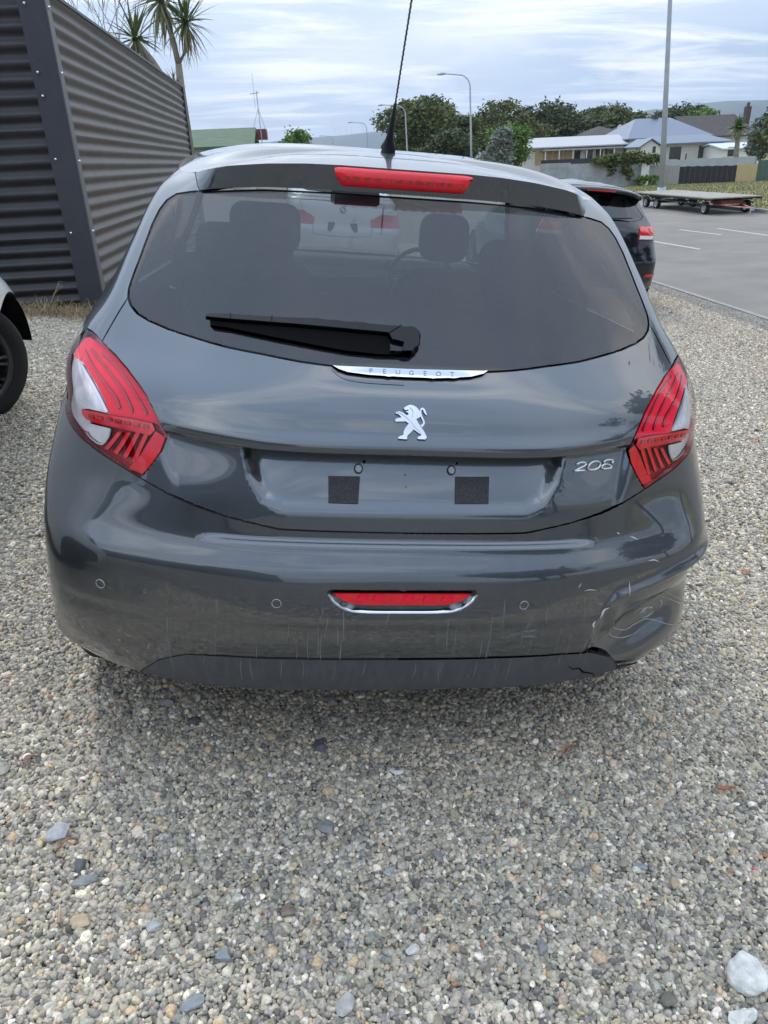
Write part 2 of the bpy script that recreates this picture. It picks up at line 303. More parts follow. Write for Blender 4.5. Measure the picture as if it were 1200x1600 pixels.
# crown of the roof edge
_ze = [(0, 1.405), (.2, 1.405), (.31, 1.403), (.45, 1.397), (.61, 1.386), (.70, 1.375), (.76, 1.366), (.86, 1.366), (1.07, 1.378), (1.65, 1.402), (2.6, 1.40), (3.3, 1.385), (4.3, 1.37), (4.9, 1.37)]
def ztop(u): return np.interp(np.abs(u), [a for a, b in _ze], [b for a, b in _ze])
# --- outlines of the panels, (u, z), right half
def arc(c, r, a0, a1, n): return [(c[0]+r*math.cos(math.radians(a0+(a1-a0)*k/n)), c[1]+r*math.sin(math.radians(a0+(a1-a0)*k/n))) for k in range(n+1)]
def mir(pts): return [(abs(a), b) for a, b in [uz(*p) for p in pts]]
GL_SIDE = mir([(299, 299), (275.8, 302.4), (260.5, 312), (249, 327), (237.5, 350), (226, 381), (216.4, 407.8), (208.7, 427), (201, 450)])
GL_BOT = mir([(200, 465.3), (203.8, 476.8), (214.5, 490), (233.7, 501.7), (264.3, 515), (306.5, 528.5), (352.5, 542), (410, 553.5), (467.5, 565), (517.3, 571.9), (575, 577)])
GLASS = [(0, 1.349), (.2, 1.349), (.417, 1.345), (.60, 1.335), (.695, 1.327)]+GL_SIDE+GL_BOT+[(0, GL_BOT[-1][1])]
LAMP_IN = mir([(159, 534), (165, 540), (180, 555), (198, 576), (216, 600), (228, 618), (240, 642), (252, 666), (259.5, 684), (252, 705), (237, 726), (219, 746.5)])
LAMP = [(.855, 1.022), (.82, 1.018)]+LAMP_IN+[(.734, .800), (.822, .826), (.88, .845), (.945, .872), (.985, .912), (.975, .960), (.925, 1.002), (.885, 1.022)]
SEAM = [(0, .690), (.2, .691), (.27, .692), (.38, .710), (.475, .730), (.55, .748), LAMP_IN[-1]]
TAIL = [(0, GL_BOT[-1][1])]+GL_BOT[::-1]+[(.770, 1.075)]+LAMP_IN+SEAM[::-1][1:]
BOTTOM = [(0, .288), (.17, .291), (.335, .278), (.525, .273), (.626, .288), (.75, .272), (.84, .262), (1.0, .255)]
DIFF = [(0, .396), (.23, .395), (.40, .387), (.49, .377), (.56, .345), (.626, .288), (.626, .20), (0, .20)]
BUMP = SEAM+[(.734, .800), (.822, .826), (.88, .845), (.945, .872), (1.03, .77), (1.088, .60), (1.2, .5), (1.2, .2), (0, .2)]
ARCH = arc((1.31, .31), .345, -30, 210, 40); ARCH2 = arc((3.93, .31), .345, -30, 210, 40)
SPOIL = [(0, 1.349), (.2, 1.349), (.417, 1.345), (.60, 1.335), (.695, 1.327), (.775, 1.372), (.775, 1.5), (0, 1.5)]
WIN1 = [(1.42, 1.0), (2.05, .985), (2.05, 1.335), (1.55, 1.325), (1.44, 1.20)]
WIN2 = [(2.13, .985), (2.95, .975), (2.80, 1.18), (2.55, 1.335), (2.13, 1.34)]
SHIELD = [(3.55, .985), (4.9, .985), (4.9, 1.345), (3.55, 1.345)]
def resample(pts, step):
    out = []
    for a, b in zip(pts[:-1], pts[1:]):
        n = max(1, int(math.hypot(b[0]-a[0], b[1]-a[1])/step)); out += [(a[0]+(b[0]-a[0])*k/n, a[1]+(b[1]-a[1])*k/n) for k in range(n)]
    return out+[pts[-1]]
def cdt(curves, pts):
    V = []; E = []; key = {}
    def idx(p):
        k = (round(p[0], 5), round(p[1], 5))
        if k not in key: key[k] = len(V); V.append(Vector(k))
        return key[k]
    for c in curves:
        ids = [idx(p) for p in c]; E += [(a, b) for a, b in zip(ids[:-1], ids[1:]) if a != b]
    for p in pts: idx(p)
    r = delaunay_2d_cdt(V, E, [], 0, 1e-5)
    return np.array([tuple(v) for v in r[0]]), [tuple(f) for f in r[2]]
class Shell:
    """the car surface cut into panels"""
    def __init__(s, regions, step=.012, side=.045, fine=None, fine2=None, extra=(), top=ztop, bottom=BOTTOM, umax=4.9):
        s.regions = regions
        topc = [(u, float(top(u))) for u in list(np.arange(0, 1.2, .02))+list(np.arange(1.2, umax, .05))+[umax]]
        curves = [topc, resample(bottom+[(umax, .255)], .02), [(0, .2), (0, 1.5)]]
        for c_ in extra: curves.append(resample(c_, .01))
        for nm, p in regions.items():
            mx = max(q[0] for q in p); st = step if mx < 1.25 else .03
            pp = [(min(max(a, 0), umax), b) for a, b in p]; curves.append(resample(pp+[pp[0]], st))
        pts = []
        for k, z in enumerate(np.arange(.27, 1.40, step)):
            o = (k % 2)*.5
            pts += [(u, z) for u in np.arange(step*(.5+o), 1.18, step)]
        for z in np.arange(.27, 1.39, side): pts += [(u, z) for u in np.arange(1.2, umax-.01, side)]
        if fine: u1, z0, z1, h = fine; pts += [(u+h*.37, z) for z in np.arange(z0, z1, h) for u in np.arange(h*.3, u1, h)]
        if fine2: a0, a1, z0, z1, h = fine2; pts += [(u+h*.31, z+h*.2) for z in np.arange(z0, z1, h) for u in np.arange(a0, a1, h)]
        V, F = cdt(curves, pts); c = np.array([V[list(f)].mean(0) for f in F]); s.V = V
        inside = (c[:, 1] < top(c[:, 0])) & (c[:, 1] > np.interp(c[:, 0], [a for a, b in bottom]+[umax], [b for a, b in bottom]+[.255])) & (c[:, 0] > 0) & (c[:, 0] < umax)
        lab = np.array(['body']*len(F), dtype=object); lab[~inside] = ''
        done = ~inside
        for nm, p in regions.items():
            m = (seg_sd(p, c[:, 0], c[:, 1]) > 0) & ~done; lab[m] = nm; done |= m
        s.F = F; s.lab = lab
        ed_ = {}
        for i, f in enumerate(F):
            for a, b in ((f[0], f[1]), (f[1], f[2]), (f[2], f[0])): ed_.setdefault((min(a, b), max(a, b)), []).append(i)
        for _ in range(3):
            for i, f in enumerate(F):
                if lab[i] == '': continue
                nb = [lab[t] for a, b in ((f[0], f[1]), (f[1], f[2]), (f[2], f[0])) for t in ed_[(min(a, b), max(a, b))] if t != i]
                if lab[i] not in nb and [x for x in nb if x]: lab[i] = [x for x in nb if x][0]
        s.edge = {}
        for i, f in enumerate(F):
            for a, b in ((f[0], f[1]), (f[1], f[2]), (f[2], f[0])): s.edge.setdefault((min(a, b), max(a, b)), []).append(i)
        s.umax = umax
    def panel(s, name, reg, F, m, parent, gap=.0022, flange=.012, side=0, off=0., mf=None, label=None):
        """side 0: both halves joined; +1 or -1: that half only"""
        fi = [i for i in range(len(s.F)) if s.lab[i] == reg]
        if not fi: return None
        used = sorted({v for i in fi for v in s.F[i]}); k = {v: j for j, v in enumerate(used)}; P = s.V[used]; nh = len(used)
        uv = []; tris = []; bed = []
        for sg in ((1,) if side > 0 else (-1,) if side < 0 else (1, -1)):
            ids = {}
            for j, p in enumerate(P):
                if side == 0 and sg == -1 and (p[0] < 1e-4 or p[0] > s.umax-1e-4): ids[j] = j; continue
                ids[j] = len(uv); uv.append((sg*p[0], p[1]))
            for i in fi:
                f = [ids[k[v]] for v in s.F[i]]
                a, b, c = [P[k[v]] for v in s.F[i]]
                ccw = (b[0]-a[0])*(c[1]-a[1])-(b[1]-a[1])*(c[0]-a[0]) > 0
                if ccw != (sg > 0): f = f[::-1]
                tris.append(tuple(f))
                for q in range(3):
                    va, vb = s.F[i][q], s.F[i][(q+1) % 3]; o = [t for t in s.edge[(min(va, vb), max(va, vb))] if t != i]
                    l2 = s.lab[o[0]] if o else ''
                    if l2 != reg:
                        if s.V[va][0] < 1e-4 and s.V[vb][0] < 1e-4 and side == 0: continue
                        if s.V[va][0] > s.umax-1e-4 and s.V[vb][0] > s.umax-1e-4: continue
                        istop = (l2 == '' and min(s.V[va][1], s.V[vb][1]) > 1.3)
                        bed.append((ids[k[va]], ids[k[vb]], l2, istop))
        uv = np.array(uv); X = F(uv[:, 0], uv[:, 1]); Nn = nrm(F, uv[:, 0], uv[:, 1])
        if reg == 'body':                                   # rolled cant rail: the skin turns smoothly into the roof
            k_ = (sstep(.030, 0, ztop(uv[:, 0])-uv[:, 1])*.10)[:, None]; Nn = Nn*(1-k_)+np.array([0, 0, 1.])*k_; Nn /= np.linalg.norm(Nn, axis=1)[:, None]
        if off: X = X+Nn*off
        inw = np.zeros_like(X); cnt = np.zeros(len(X))
        cen = {}
        for f in tris:
            g = X[list(f)].mean(0)
            for q in range(3): cen.setdefault((min(f[q], f[(q+1) % 3]), max(f[q], f[(q+1) % 3])), g)
        for a, b, l2, istop in bed:
            if l2 in ('', 'arch', 'arch2'): 
                cnt[a] += 0; continue
            e = X[b]-X[a]; e /= np.linalg.norm(e)+1e-12; w = np.cross(Nn[a], e); g = cen[(min(a, b), max(a, b))]-X[a]
            if w@g < 0: w = -w
            inw[a] += w; inw[b] += w; cnt[a] += 1; cnt[b] += 1
        l = np.linalg.norm(inw, axis=1); mv = l > 1e-6
        X[mv] += inw[mv]/l[mv, None]*gap
        V = list(X); NN = list(Nn); FF = list(tris); MI = [0]*len(tris); nxt = {}
        if flange:
            for a, b, l2, istop in bed:
                if istop: continue
                q = []
                for v in (a, b):
                    if v not in nxt: nxt[v] = len(V); V.append(X[v].copy()); NN.append(Nn[v]); V.append(X[v]-Nn[v]*flange); NN.append(Nn[v])
                    q.append(nxt[v])
                FF.append((q[0], q[1], q[1]+1)); FF.append((q[0], q[1]+1, q[0]+1)); MI += [1, 1]
        return mesh(name, V, FF, [m, mf or M['black']], parent, True, MI, NN)
def patch(name, F, poly, off0, thick, m, parent, step=.01, taper=0., rim=None, smooth=True):
    """a solid piece standing on the car surface: polygon in (u, z)"""
    P = [tuple(p) for p in poly]; cur = resample(P+[P[0]], step); A = np.array(P); pts = []
    for z in np.arange(A[:, 1].min(), A[:, 1].max(), step):
        u = np.arange(A[:, 0].min(), A[:, 0].max(), step)
        if len(u): sd = seg_sd(P, u, np.full(len(u), z)); pts += [(a, z) for a in u[sd > step*.4]]
    V, T = cdt([cur], pts); c = np.array([V[list(f)].mean(0) for f in T]); keep = seg_sd(P, c[:, 0], c[:, 1]) > 0
    T = [f for f, k in zip(T, keep) if k]
    if not T: return None
    X0 = F(V[:, 0], V[:, 1]); Nn = nrm(F, V[:, 0], V[:, 1]); T = [f if ((V[f[1]]-V[f[0]])[0]*(V[f[2]]-V[f[0]])[1]-(V[f[1]]-V[f[0]])[1]*(V[f[2]]-V[f[0]])[0]) > 0 else f[::-1] for f in T]
    X = X0+Nn*(off0+thick); E = {}
    for f in T:
        for q in range(3): a, b = f[q], f[(q+1) % 3]; E[(a, b)] = 1
    be = [(a, b) for a, b in E if (b, a) not in E]
    if taper:
        inw = np.zeros_like(X)
        for a, b in be:
            e = X[b]-X[a]; e /= np.linalg.norm(e)+1e-12; w = np.cross(Nn[a], e); inw[a] += w; inw[b] += w
        l = np.linalg.norm(inw, axis=1); mv = l > 1e-6; X[mv] += inw[mv]/l[mv, None]*taper
    VV = list(X); NN = list(Nn); FF = list(T)
    top = {}
    for a, b in be:
        e = X[b]-X[a]; e /= np.linalg.norm(e)+1e-12; w = np.cross(e, Nn[a])
        i = len(VV); VV += [X[a], X[b], X0[b]+Nn[b]*off0, X0[a]+Nn[a]*off0]; NN += [w]*4; FF += [(i, i+1, i+2), (i, i+2, i+3)]
    FF = [f if len(set(f)) == 3 else f for f in FF]
    return mesh(name, VV, FF, m, parent, True, None, NN)
def ribbon(pts, w):
    """polyline in (u,z) -> thin closed polygon"""
    P = np.array(pts, float); t = np.gradient(P, axis=0); t /= np.linalg.norm(t, axis=1)[:, None]+1e-12; n = np.stack([-t[:, 1], t[:, 0]], 1)
    ww = np.array(w if hasattr(w, '__len__') else [w]*len(P))[:, None]/2
    return [tuple(p) for p in P+n*ww]+[tuple(p) for p in (P-n*ww)[::-1]]
def smooth_line(pts, n=6):
    P = [np.array(p, float) for p in pts]; P = [2*P[0]-P[1]]+P+[2*P[-1]-P[-2]]; out = []
    for i in range(1, len(P)-2):
        for k in range(n): t = k/n; w = cr(np.array(t)); out.append(tuple(w[0]*P[i-1]+w[1]*P[i]+w[2]*P[i+1]+w[3]*P[i+2]))
    return out+[tuple(P[-2])]
def surf_tube(name, F, pts, r, off, m, parent, n=8, flat=1.):
    uv = np.array(pts, float); X = F(uv[:, 0], uv[:, 1])+nrm(F, uv[:, 0], uv[:, 1])*off
    return MB().tube(list(X), r, n).build(name, m, parent, True)
# --- shape functions of the individual panels
PL = [(-.355, .868), (.355, .868), (.345, .80), (.315, .745), (.27, .722), (-.27, .722), (-.315, .745), (-.345, .80)]
def F_tail(u, z):
    u = np.atleast_1d(np.asarray(u, float)); z = np.atleast_1d(np.asarray(z, float)); P = S(u, z)
    z0 = .857+.012*np.clip(np.abs(u)-.3, 0, .3)/.2
    step = sstep(z0+.001, z0-.005, z)*(.004+.009*sstep(.70, z0, z))*sstep(.575, .53, np.abs(u)+.25*np.abs(z-.857))
    lip = .007*np.exp(-((z-z0-.020)/.017)**2)*sstep(.60, .5, np.abs(u))
    sd = seg_sd(PL, u, z); m = sstep(0., .034, sd); m = np.where(z > z0-.03, sstep(-.001, .02, np.minimum(sd, 1)), m)*sstep(z0+.001, z0-.005, z)
    rec = m*(.004+.042*np.clip((z-.722)/(.135), 0, 1))
    bowl = .0035*np.exp(-((np.abs(u))/.17)**4)*np.exp(-((z-1.0)/.016)**2)
    P[:, 1] += step+rec-lip+bowl
    return P
FOG = [(-.160, .572), (-.157, .560), (-.140, .545), (-.12, .533), (-.09, .526), (.09, .526), (.12, .533), (.140, .545), (.157, .560), (.160, .572)]
DENT = (.685, .418)
def F_bump(u, z):
    u = np.atleast_1d(np.asarray(u, float)); z = np.atleast_1d(np.asarray(z, float)); P = S(u, z); n = nrm(S, u, z)
    d = np.zeros_like(u); sd = seg_sd(FOG, u, z); d += .010*sstep(-.003, .004, sd)
    # collision damage, right corner only: pushed-in bowl under a kinked ridge
    a, b = (u-DENT[0]), (z-DENT[1]); x = a*.96+b*.28; y = -a*.28+b*.96
    r = np.sqrt((x/.150)**2+(y/.066)**2); d += (.034*np.exp(-(r**3.0)))*(u > 0)
    zr_ = np.interp(u, [.44, .47, .49, .515, .62, .70, .80, .95, 1.1], [.40, .45, .495, .528, .548, .567, .582, .592, .60]); q = zr_-z       # kinked ridge, distance below it
    side = sstep(.462, .53, u)*sstep(1.04, .86, u)
    d += side*(.024*sstep(0., .022, q)*sstep(.29, .10, q)-.009*np.exp(-((q+.006)/.013)**2))
    d += .003*np.sin(u*61+z*33)*sstep(.0, .02, q)*np.exp(-((u-.56)/.07)**2-((z-.46)/.06)**2)*(u > 0)
    d += .0035*sstep(.50, .47, z)*sstep(.36, .40, z)*sstep(.9, .7, np.abs(u))          # faint lower feature line
    sh = (np.abs(u) < .42)*1.0; d += .006*sstep(.6635, .668, z)*sstep(.47, .40, np.abs(u))   # step along the top of the bumper
    return P-n*d[:, None]
def F_lamp(u, z): return S(u, z)
def F_spoil(u, z):
    """tail spoiler: upright face standing over the top of the glass"""
    u = np.atleast_1d(np.asarray(u, float)); z = np.atleast_1d(np.asarray(z, float)); P = S(u, z); zb = 1.349-.022*np.clip((np.abs(u)-.3)/.4, 0, 1); B = S(u, zb)
    k = sstep(.79, .66, np.abs(u)); t = np.clip((z-zb)/(ztop(u)-zb+1e-9), 0, 1.2)
    P[:, 1] += k*((B[:, 1]-P[:, 1])-.006-.016*t); return P
# ---------------------------------------------------------------- the grey hatchback
car = empty('hatchback_car', mat=MCAR)
tag(car, 'dark grey metallic hatchback seen from behind with a dented right bumper corner', 'car')
REG = dict(arch=ARCH, arch2=ARCH2, rear_window=GLASS, lamp=LAMP, tailgate=TAIL, spoiler=SPOIL, diffuser=DIFF, bumper=BUMP, win1=WIN1, win2=WIN2, shield=SHIELD)
sh = Shell(REG, fine=(.62, .700, .895, .006), fine2=(.44, 1.06, .33, .62, .007), extra=[[(0, .857+o), (.3, .857+o), (.5, .869+o)] for o in (.0015, -.0055)])
body = sh.panel('body', 'body', S, M['paint'], car, gap=.0022)
tailgate = sh.panel('tailgate', 'tailgate', F_tail, M['paint'], car, gap=.0024)
bumper = sh.panel('rear_bumper', 'bumper', F_bump, M['paint_low'], car, gap=.0020)
diffuser = sh.panel('bumper_valance', 'diffuser', S, M['diffuser'], car, gap=.0012)
glass_r = sh.panel('rear_window', 'rear_window', S, M['glass_rear'], car, gap=.0035, off=-.001, flange=.006)
spoil_face = sh.panel('spoiler', 'spoiler', F_spoil, M['paint'], car, gap=.002)
for sd in (-1, 1):
    for w in ('win1', 'win2'): sh.panel('side_window', w, S, glass_side if False else M['glass_rear'], car, gap=.004, flange=.004, side=sd)
sh.panel('windscreen', 'shield', S, M['glass_clear'], car, gap=.004, flange=.004)
# black rubber behind the rear glass edge
# roof: dome over the ring z = ztop(u)
def zc(y): return np.interp(y, [.5, .6, .75, .92, 1.2, 1.6, 1.95, 2.2], [1.403, 1.410, 1.426, 1.444, 1.460, 1.468, 1.455, 1.42])
def roofpt(u, t):
    u = np.atleast_1d(np.asarray(u, float)); t = np.atleast_1d(np.asarray(t, float)); z0 = ztop(u); P = F_spoil(u, z0); yq = np.clip(P[:, 1], .95, 1.75)
    Q = np.column_stack([0*u, yq]); k = t[:, None]; xy = P[:, :2]*(1-k)+Q*k; zq = zc(yq); g = 1-(1-t)**(2.0+2.2*sstep(.80, 1.0, np.abs(u)))
    return np.column_stack([xy, z0+(zq-z0)*g])
UR = np.concatenate([np.arange(0, 1.2, .015), np.arange(1.2, 4.9, .06), [4.9]]); UR = np.concatenate([-UR[:0:-1], UR])
TG = .36
TR = [0, .02, .05, .09, .14, .19, .24, .29, .33, TG-.008, TG+.008, .40, .46, .53, .6, .68, .76, .84, .92, 1.0]
GR = np.array([[roofpt(u, t)[0] for t in TR] for u in UR]); nu_, ntt = GR.shape[:2]
NRMIX = None
# gap between roof skin and spoiler
V = GR.reshape(-1, 3); du = np.gradient(GR, axis=0); dt = np.gradient(GR, axis=1); NR = -np.cross(dt, du).reshape(-1, 3); NR *= np.sign(NR[:, 2:3]+1e-9); NR /= np.linalg.norm(NR, axis=1)[:, None]+1e-9
_k = np.repeat(sstep(.72, .82, np.abs(UR))[:, None], ntt, 1)*(sstep(.30, 0, np.array(TR))*.75)[None]; _k = _k.reshape(-1, 1); NR = NR*(1-_k*.3)+_k*.3*np.array([0, 0, 1.]); NR /= np.linalg.norm(NR, axis=1)[:, None]
Fs, Fr = [], []
ig = TR.index(TG-.008)
for i in range(nu_-1):
    for j in range(ntt-1):
        f = (i*ntt+j, (i+1)*ntt+j, (i+1)*ntt+j+1, i*ntt+j+1); rear = abs(UR[i]+UR[i+1])/2 < .775
        if rear and j == ig: continue
        (Fs if rear and j < ig else Fr).append(f)
def sub(name, FF, m, parent, extra=None):
    us = sorted({v for f in FF for v in f}); k = {v: n for n, v in enumerate(us)}
    return mesh(name, V[us], [tuple(k[v] for v in f) for f in FF], m, parent, True, None, NR[us])
sub('roof', Fr, M['paint'], car); sub('spoiler_top', Fs, M['paint'], car)
gp = [roofpt(u, TG)[0]-np.array([0, 0, .005]) for u in UR if abs(u) < .785]
mb = MB()
for a, b in zip(gp[:-1], gp[1:]): n0 = len(mb.V); mb.V += [tuple(a+[0, -.012, -.001]), tuple(b+[0, -.012, -.001]), tuple(b+[0, .012, 0]), tuple(a+[0, .012, 0])]; mb.F.append((n0, n0+1, n0+2, n0+3)); mb.M.append(0)
mb.build('roof_seal', M['dark_void'], car)
# inner shells: keep daylight out of the seams
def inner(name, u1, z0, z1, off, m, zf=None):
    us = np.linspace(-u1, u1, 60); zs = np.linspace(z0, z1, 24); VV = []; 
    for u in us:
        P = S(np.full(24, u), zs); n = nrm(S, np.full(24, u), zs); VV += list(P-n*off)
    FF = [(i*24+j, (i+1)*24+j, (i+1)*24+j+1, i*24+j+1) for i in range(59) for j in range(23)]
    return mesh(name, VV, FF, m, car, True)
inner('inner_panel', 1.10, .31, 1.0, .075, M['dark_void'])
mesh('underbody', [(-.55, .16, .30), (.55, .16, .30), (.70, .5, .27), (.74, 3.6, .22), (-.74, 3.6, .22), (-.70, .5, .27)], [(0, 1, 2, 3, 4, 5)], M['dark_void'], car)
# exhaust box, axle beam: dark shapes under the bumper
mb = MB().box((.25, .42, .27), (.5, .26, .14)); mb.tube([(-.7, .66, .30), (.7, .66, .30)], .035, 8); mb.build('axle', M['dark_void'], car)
# wheels
def wheel(parent, c, R=.31, w=.20, face=1, rimm=None, spokes=10, rot=None, name='wheel', tyre=None):
    e = empty(name, c); e.parent = parent
    if rot: e.rotation_euler = rot
    s = face
    prof = [(R*.66, -w*.42), (R*.80, -w*.5), (R*.93, -w*.48), (R*.985, -w*.38), (R, -w*.2), (R, w*.2), (R*.985, w*.38), (R*.93, w*.48), (R*.80, w*.5), (R*.66, w*.42)]
    MB().lathe(prof, (0, 0, 0), 'x', 48).build('tyre', M['rubber'], e, True)
    mb = MB(); mb.lathe([(R*.67, -w*.4), (R*.60, -w*.38), (R*.58, 0), (R*.60, w*.38*1), (R*.675, w*.44), (R*.70, w*.45), (R*.70, w*.40)], (0, 0, 0), 'x', 40)
    mb.lathe([(.02, s*w*.36), (.055, s*w*.36), (.062, s*w*.30), (.062, 0)], (0, 0, 0), 'x', 20)
    for k in range(spokes):
        for dd in (-1, 1):
            a = 2*math.pi*k/spokes+dd*.10; a2 = 2*math.pi*k/spokes+dd*.03
            p0 = (s*w*.30, .05*math.cos(a2), .05*math.sin(a2)); p1 = (s*w*.42, R*.62*math.cos(a), R*.62*math.sin(a)); mb.tube([p0, p1], [.012, .009], 6)
    mb.build('rim', rimm or M['rim'], e, True)
    MB().lathe([(0.001, s*w*.05), (R*.42, s*w*.05), (R*.42, -s*w*.02)], (0, 0, 0), 'x', 32).build('brake_disc', M['steel'], e, True)
    return e
for sx in (-1, 1):
    for y in (.66, 3.28): wheel(car, (sx*.735, y, .31), face=sx)
    for cu in (.66, 3.28):
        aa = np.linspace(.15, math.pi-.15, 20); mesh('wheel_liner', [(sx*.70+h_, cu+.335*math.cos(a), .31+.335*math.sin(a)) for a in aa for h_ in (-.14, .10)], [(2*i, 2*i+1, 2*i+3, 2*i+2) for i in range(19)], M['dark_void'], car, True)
# --- rear lamps
def lamp(sg):
    f = lambda pts: [(sg*abs(a), b) for a, b in pts]
    z7 = lambda pts: [(sg*abs(a), b) for a, b in [uz(*p) for p in zoomed(pts, 60, 480, 3.3333)]]
    lens = sh.panel('rear_lamp', 'lamp', F_lamp, M['lens'], car, gap=.0018, off=.001, side=sg, flange=.014, mf=M['red_dark'])
    patch('lamp_housing', S, f(LAMP), -.020, .002, M['guide'], lens, step=.014)
    up = z7([(330, 190), (400, 250), (460, 320), (520, 400), (575, 480), (612, 560), (640, 625), (590, 600), (480, 575), (385, 562), (362, 560), (330, 470), (285, 380), (240, 310), (215, 270)])
    up = up+f([(.93, .965), (.90, 1.005), (.86, 1.012)])
    patch('red_reflector', S, up, -.012, .004, M['red_bright'], lens, step=.010)
    for rb in ([(232, 215), (262, 275), (310, 350), (362, 420), (398, 470), (415, 522)], [(262, 205), (330, 285), (392, 365), (440, 440), (468, 500), (482, 545)], [(322, 225), (400, 300), (458, 378), (505, 455), (538, 515), (556, 556)]):
        r = z7(smooth_line(rb, 4)); patch('light_guide', S, ribbon(r, np.linspace(.0025, .0060, len(r))), -.008, .0030, M['guide'], lens, step=.006)
    cl = z7([(205, 262), (240, 315), (285, 390), (330, 480), (362, 556), (300, 540), (235, 528), (214, 535), (214, 560), (232, 585), (250, 606), (240, 655), (215, 640)])+f([(.885, .852), (.945, .877), (.982, .914), (.973, .958), (.93, .992)])
    patch('clear_reflector', S, cl, -.016, .004, M['reflector'], lens, step=.010)
    for rb in ([(208, 290), (250, 360), (300, 450), (345, 545)],):
        r = z7(smooth_line(rb, 4)); patch('reflector_rim', S, ribbon(r, .006), -.012, .004, M['silver'], lens, step=.006)
    bar = z7([(215, 532), (290, 545), (370, 563), (480, 580), (585, 603), (600, 640), (574, 668), (480, 645), (375, 622), (290, 605), (240, 588), (216, 562)])
    patch('light_bar', S, bar, -.011, .006, M['red'], lens, step=.010)
    for k in range(7):
        x = 250+k*48; y = 558+k*8.5; patch('diode', S, z7([(x, y), (x+30, y+5), (x+32, y+24), (x+2, y+19)]), -.005, .002, M['red_dark'], lens, step=.008)
    rv = z7([(250, 606), (310, 622), (368, 634), (360, 668), (340, 702), (322, 714), (296, 706), (262, 680), (244, 655)])
    patch('reversing_lamp', S, rv, -.012, .005, M['reflector'], lens, step=.008)
    r = z7([(368, 634), (360, 668), (340, 702), (322, 714), (296, 706), (262, 680), (240, 650)]); patch('reflector_rim', S, ribbon(r, .004), -.007, .003, M['silver'], lens, step=.006)
    lo = z7([(600, 645), (655, 680), (640, 748), (590, 822), (540, 872), (455, 842), (520, 770), (570, 690)])
    patch('red_reflector', S, lo, -.012, .004, M['red'], lens, step=.010)
    for x in (370, 420, 468, 515):
        patch('light_guide', S, z7([(x+30, 650), (x+52, 655), (x-20, 745+(x-370)*.45), (x-40, 735+(x-370)*.45)]), -.012, .005, M['red'], lens, step=.008)
    return lens
lamp(-1); lamp(1)
# --- third brake light on the spoiler edge
def brake_bar():
    n = 33; V = []; xs = np.linspace(-.162, .162, n)
    uq = np.interp(xs, S(np.linspace(-.4, .4, 161), np.full(161, 1.385))[:, 0], np.linspace(-.4, .4, 161))
    for x, u in zip(xs, uq):
        e = 1-sstep(.145, .162, abs(x))*.75; y = F_spoil(u, 1.385)[0, 1]; zt = ztop(u)-.004; zb = zt-.040*e; zt2 = zt-.002*(1-e)
        V += [(x, y+.03, zb+.002), (x, y-.004, zb), (x, y-.012, zb+.004), (x, y-.014, zt2-.008), (x, y-.008, zt2), (x, y+.03, zt2+.004)]
    F = [(i*6+j, (i+1)*6+j, (i+1)*6+j+1, i*6+j+1) for i in range(n-1) for j in range(5)]+[tuple(range(6))[::-1], tuple((n-1)*6+j for j in range(6))]
    b = mesh('brake_light', V, F, M['red'], car, True)
    mb = MB()
    for x in np.linspace(-.135, .135, 12):
        u = np.interp(x, xs, uq); P = F_spoil(u, 1.385)[0]; mb.box((x, P[1]-.0145, ztop(u)-.026), (.015, .002, .007))
    mb.build('diode_row', M['red_dark'], b)
brake_bar()
# --- fog lamp, sensors, number plate fixings
fl = [(-.152, .5715), (-.147, .560), (-.130, .549), (-.11, .541), (-.085, .5385), (.085, .5385), (.11, .541), (.130, .549), (.147, .560), (.152, .5715)]
fo = patch('fog_lamp', F_bump, fl, -.001, .004, M['red'], car, step=.008)
for x in (-.10, -.065, .0, .045, .085): patch('reflector_facet', F_bump, [(x, .549), (x+.022, .549), (x+.024, .568), (x+.004, .568)], .003, .0015, M['red_bright'], fo, step=.01)
r = smooth_line([(-.163, .567), (-.150, .549), (-.125, .532), (-.09, .5245), (0, .5235), (.09, .5245), (.125, .532), (.150, .549), (.163, .567)], 5)
patch('fog_lip_glint', F_bump, ribbon(r, .0030), .0, .0026, M['silver'], car, step=.005)  # silver strip paints the bright reflection along the chamfered recess lip
for p in ((432, 943), (818.8, 945.6), (156.8, 912)):
    u, z = uz(*p); c = [(u+.0100*math.cos(a), z+.0100*math.sin(a)) for a in np.linspace(0, 2*math.pi, 20)]
    s_ = patch('parking_sensor', F_bump, [(u+.0088*math.cos(a), z+.0088*math.sin(a)) for a in np.linspace(0, 2*math.pi, 18)[:-1]], 0, .0006, M['paint_low'], car, step=.006)
    surf_tube('sensor_ring', F_bump, c, .0010, .0004, M['steel'], s_, 5)
M['pad'] = mat('foam_tape', (.055, .054, .058), .9, spec=.2, var=.3, vscale=200, bump=.2, bscale=500)
def Ft(px, py): return uz(px, py, F_tail)
patch('adhesive_pad', F_tail, [Ft(513, 786), Ft(559.5, 787.5), Ft(562.5, 744.5), Ft(513, 743.7)], 0, .0022, M['pad'], car, step=.012)
patch('adhesive_pad', F_tail, [Ft(710.8, 787.5), Ft(763, 787.5), Ft(764, 745), Ft(711, 745)], 0, .0022, M['pad'], car, step=.012)
for p in ((560, 732.5), (705, 735)):
    u, z = Ft(*p); q = lambda r: [(u+r*math.cos(a), z+r*math.sin(a)) for a in np.linspace(0, 2*math.pi, 17)[:-1]]
    g_ = patch('plate_plug', F_tail, q(.0098), .0, .002, M['black'], car, step=.006); patch('plug_cap', F_tail, q(.0068), .002, .002, M['steel'], g_, step=.006)
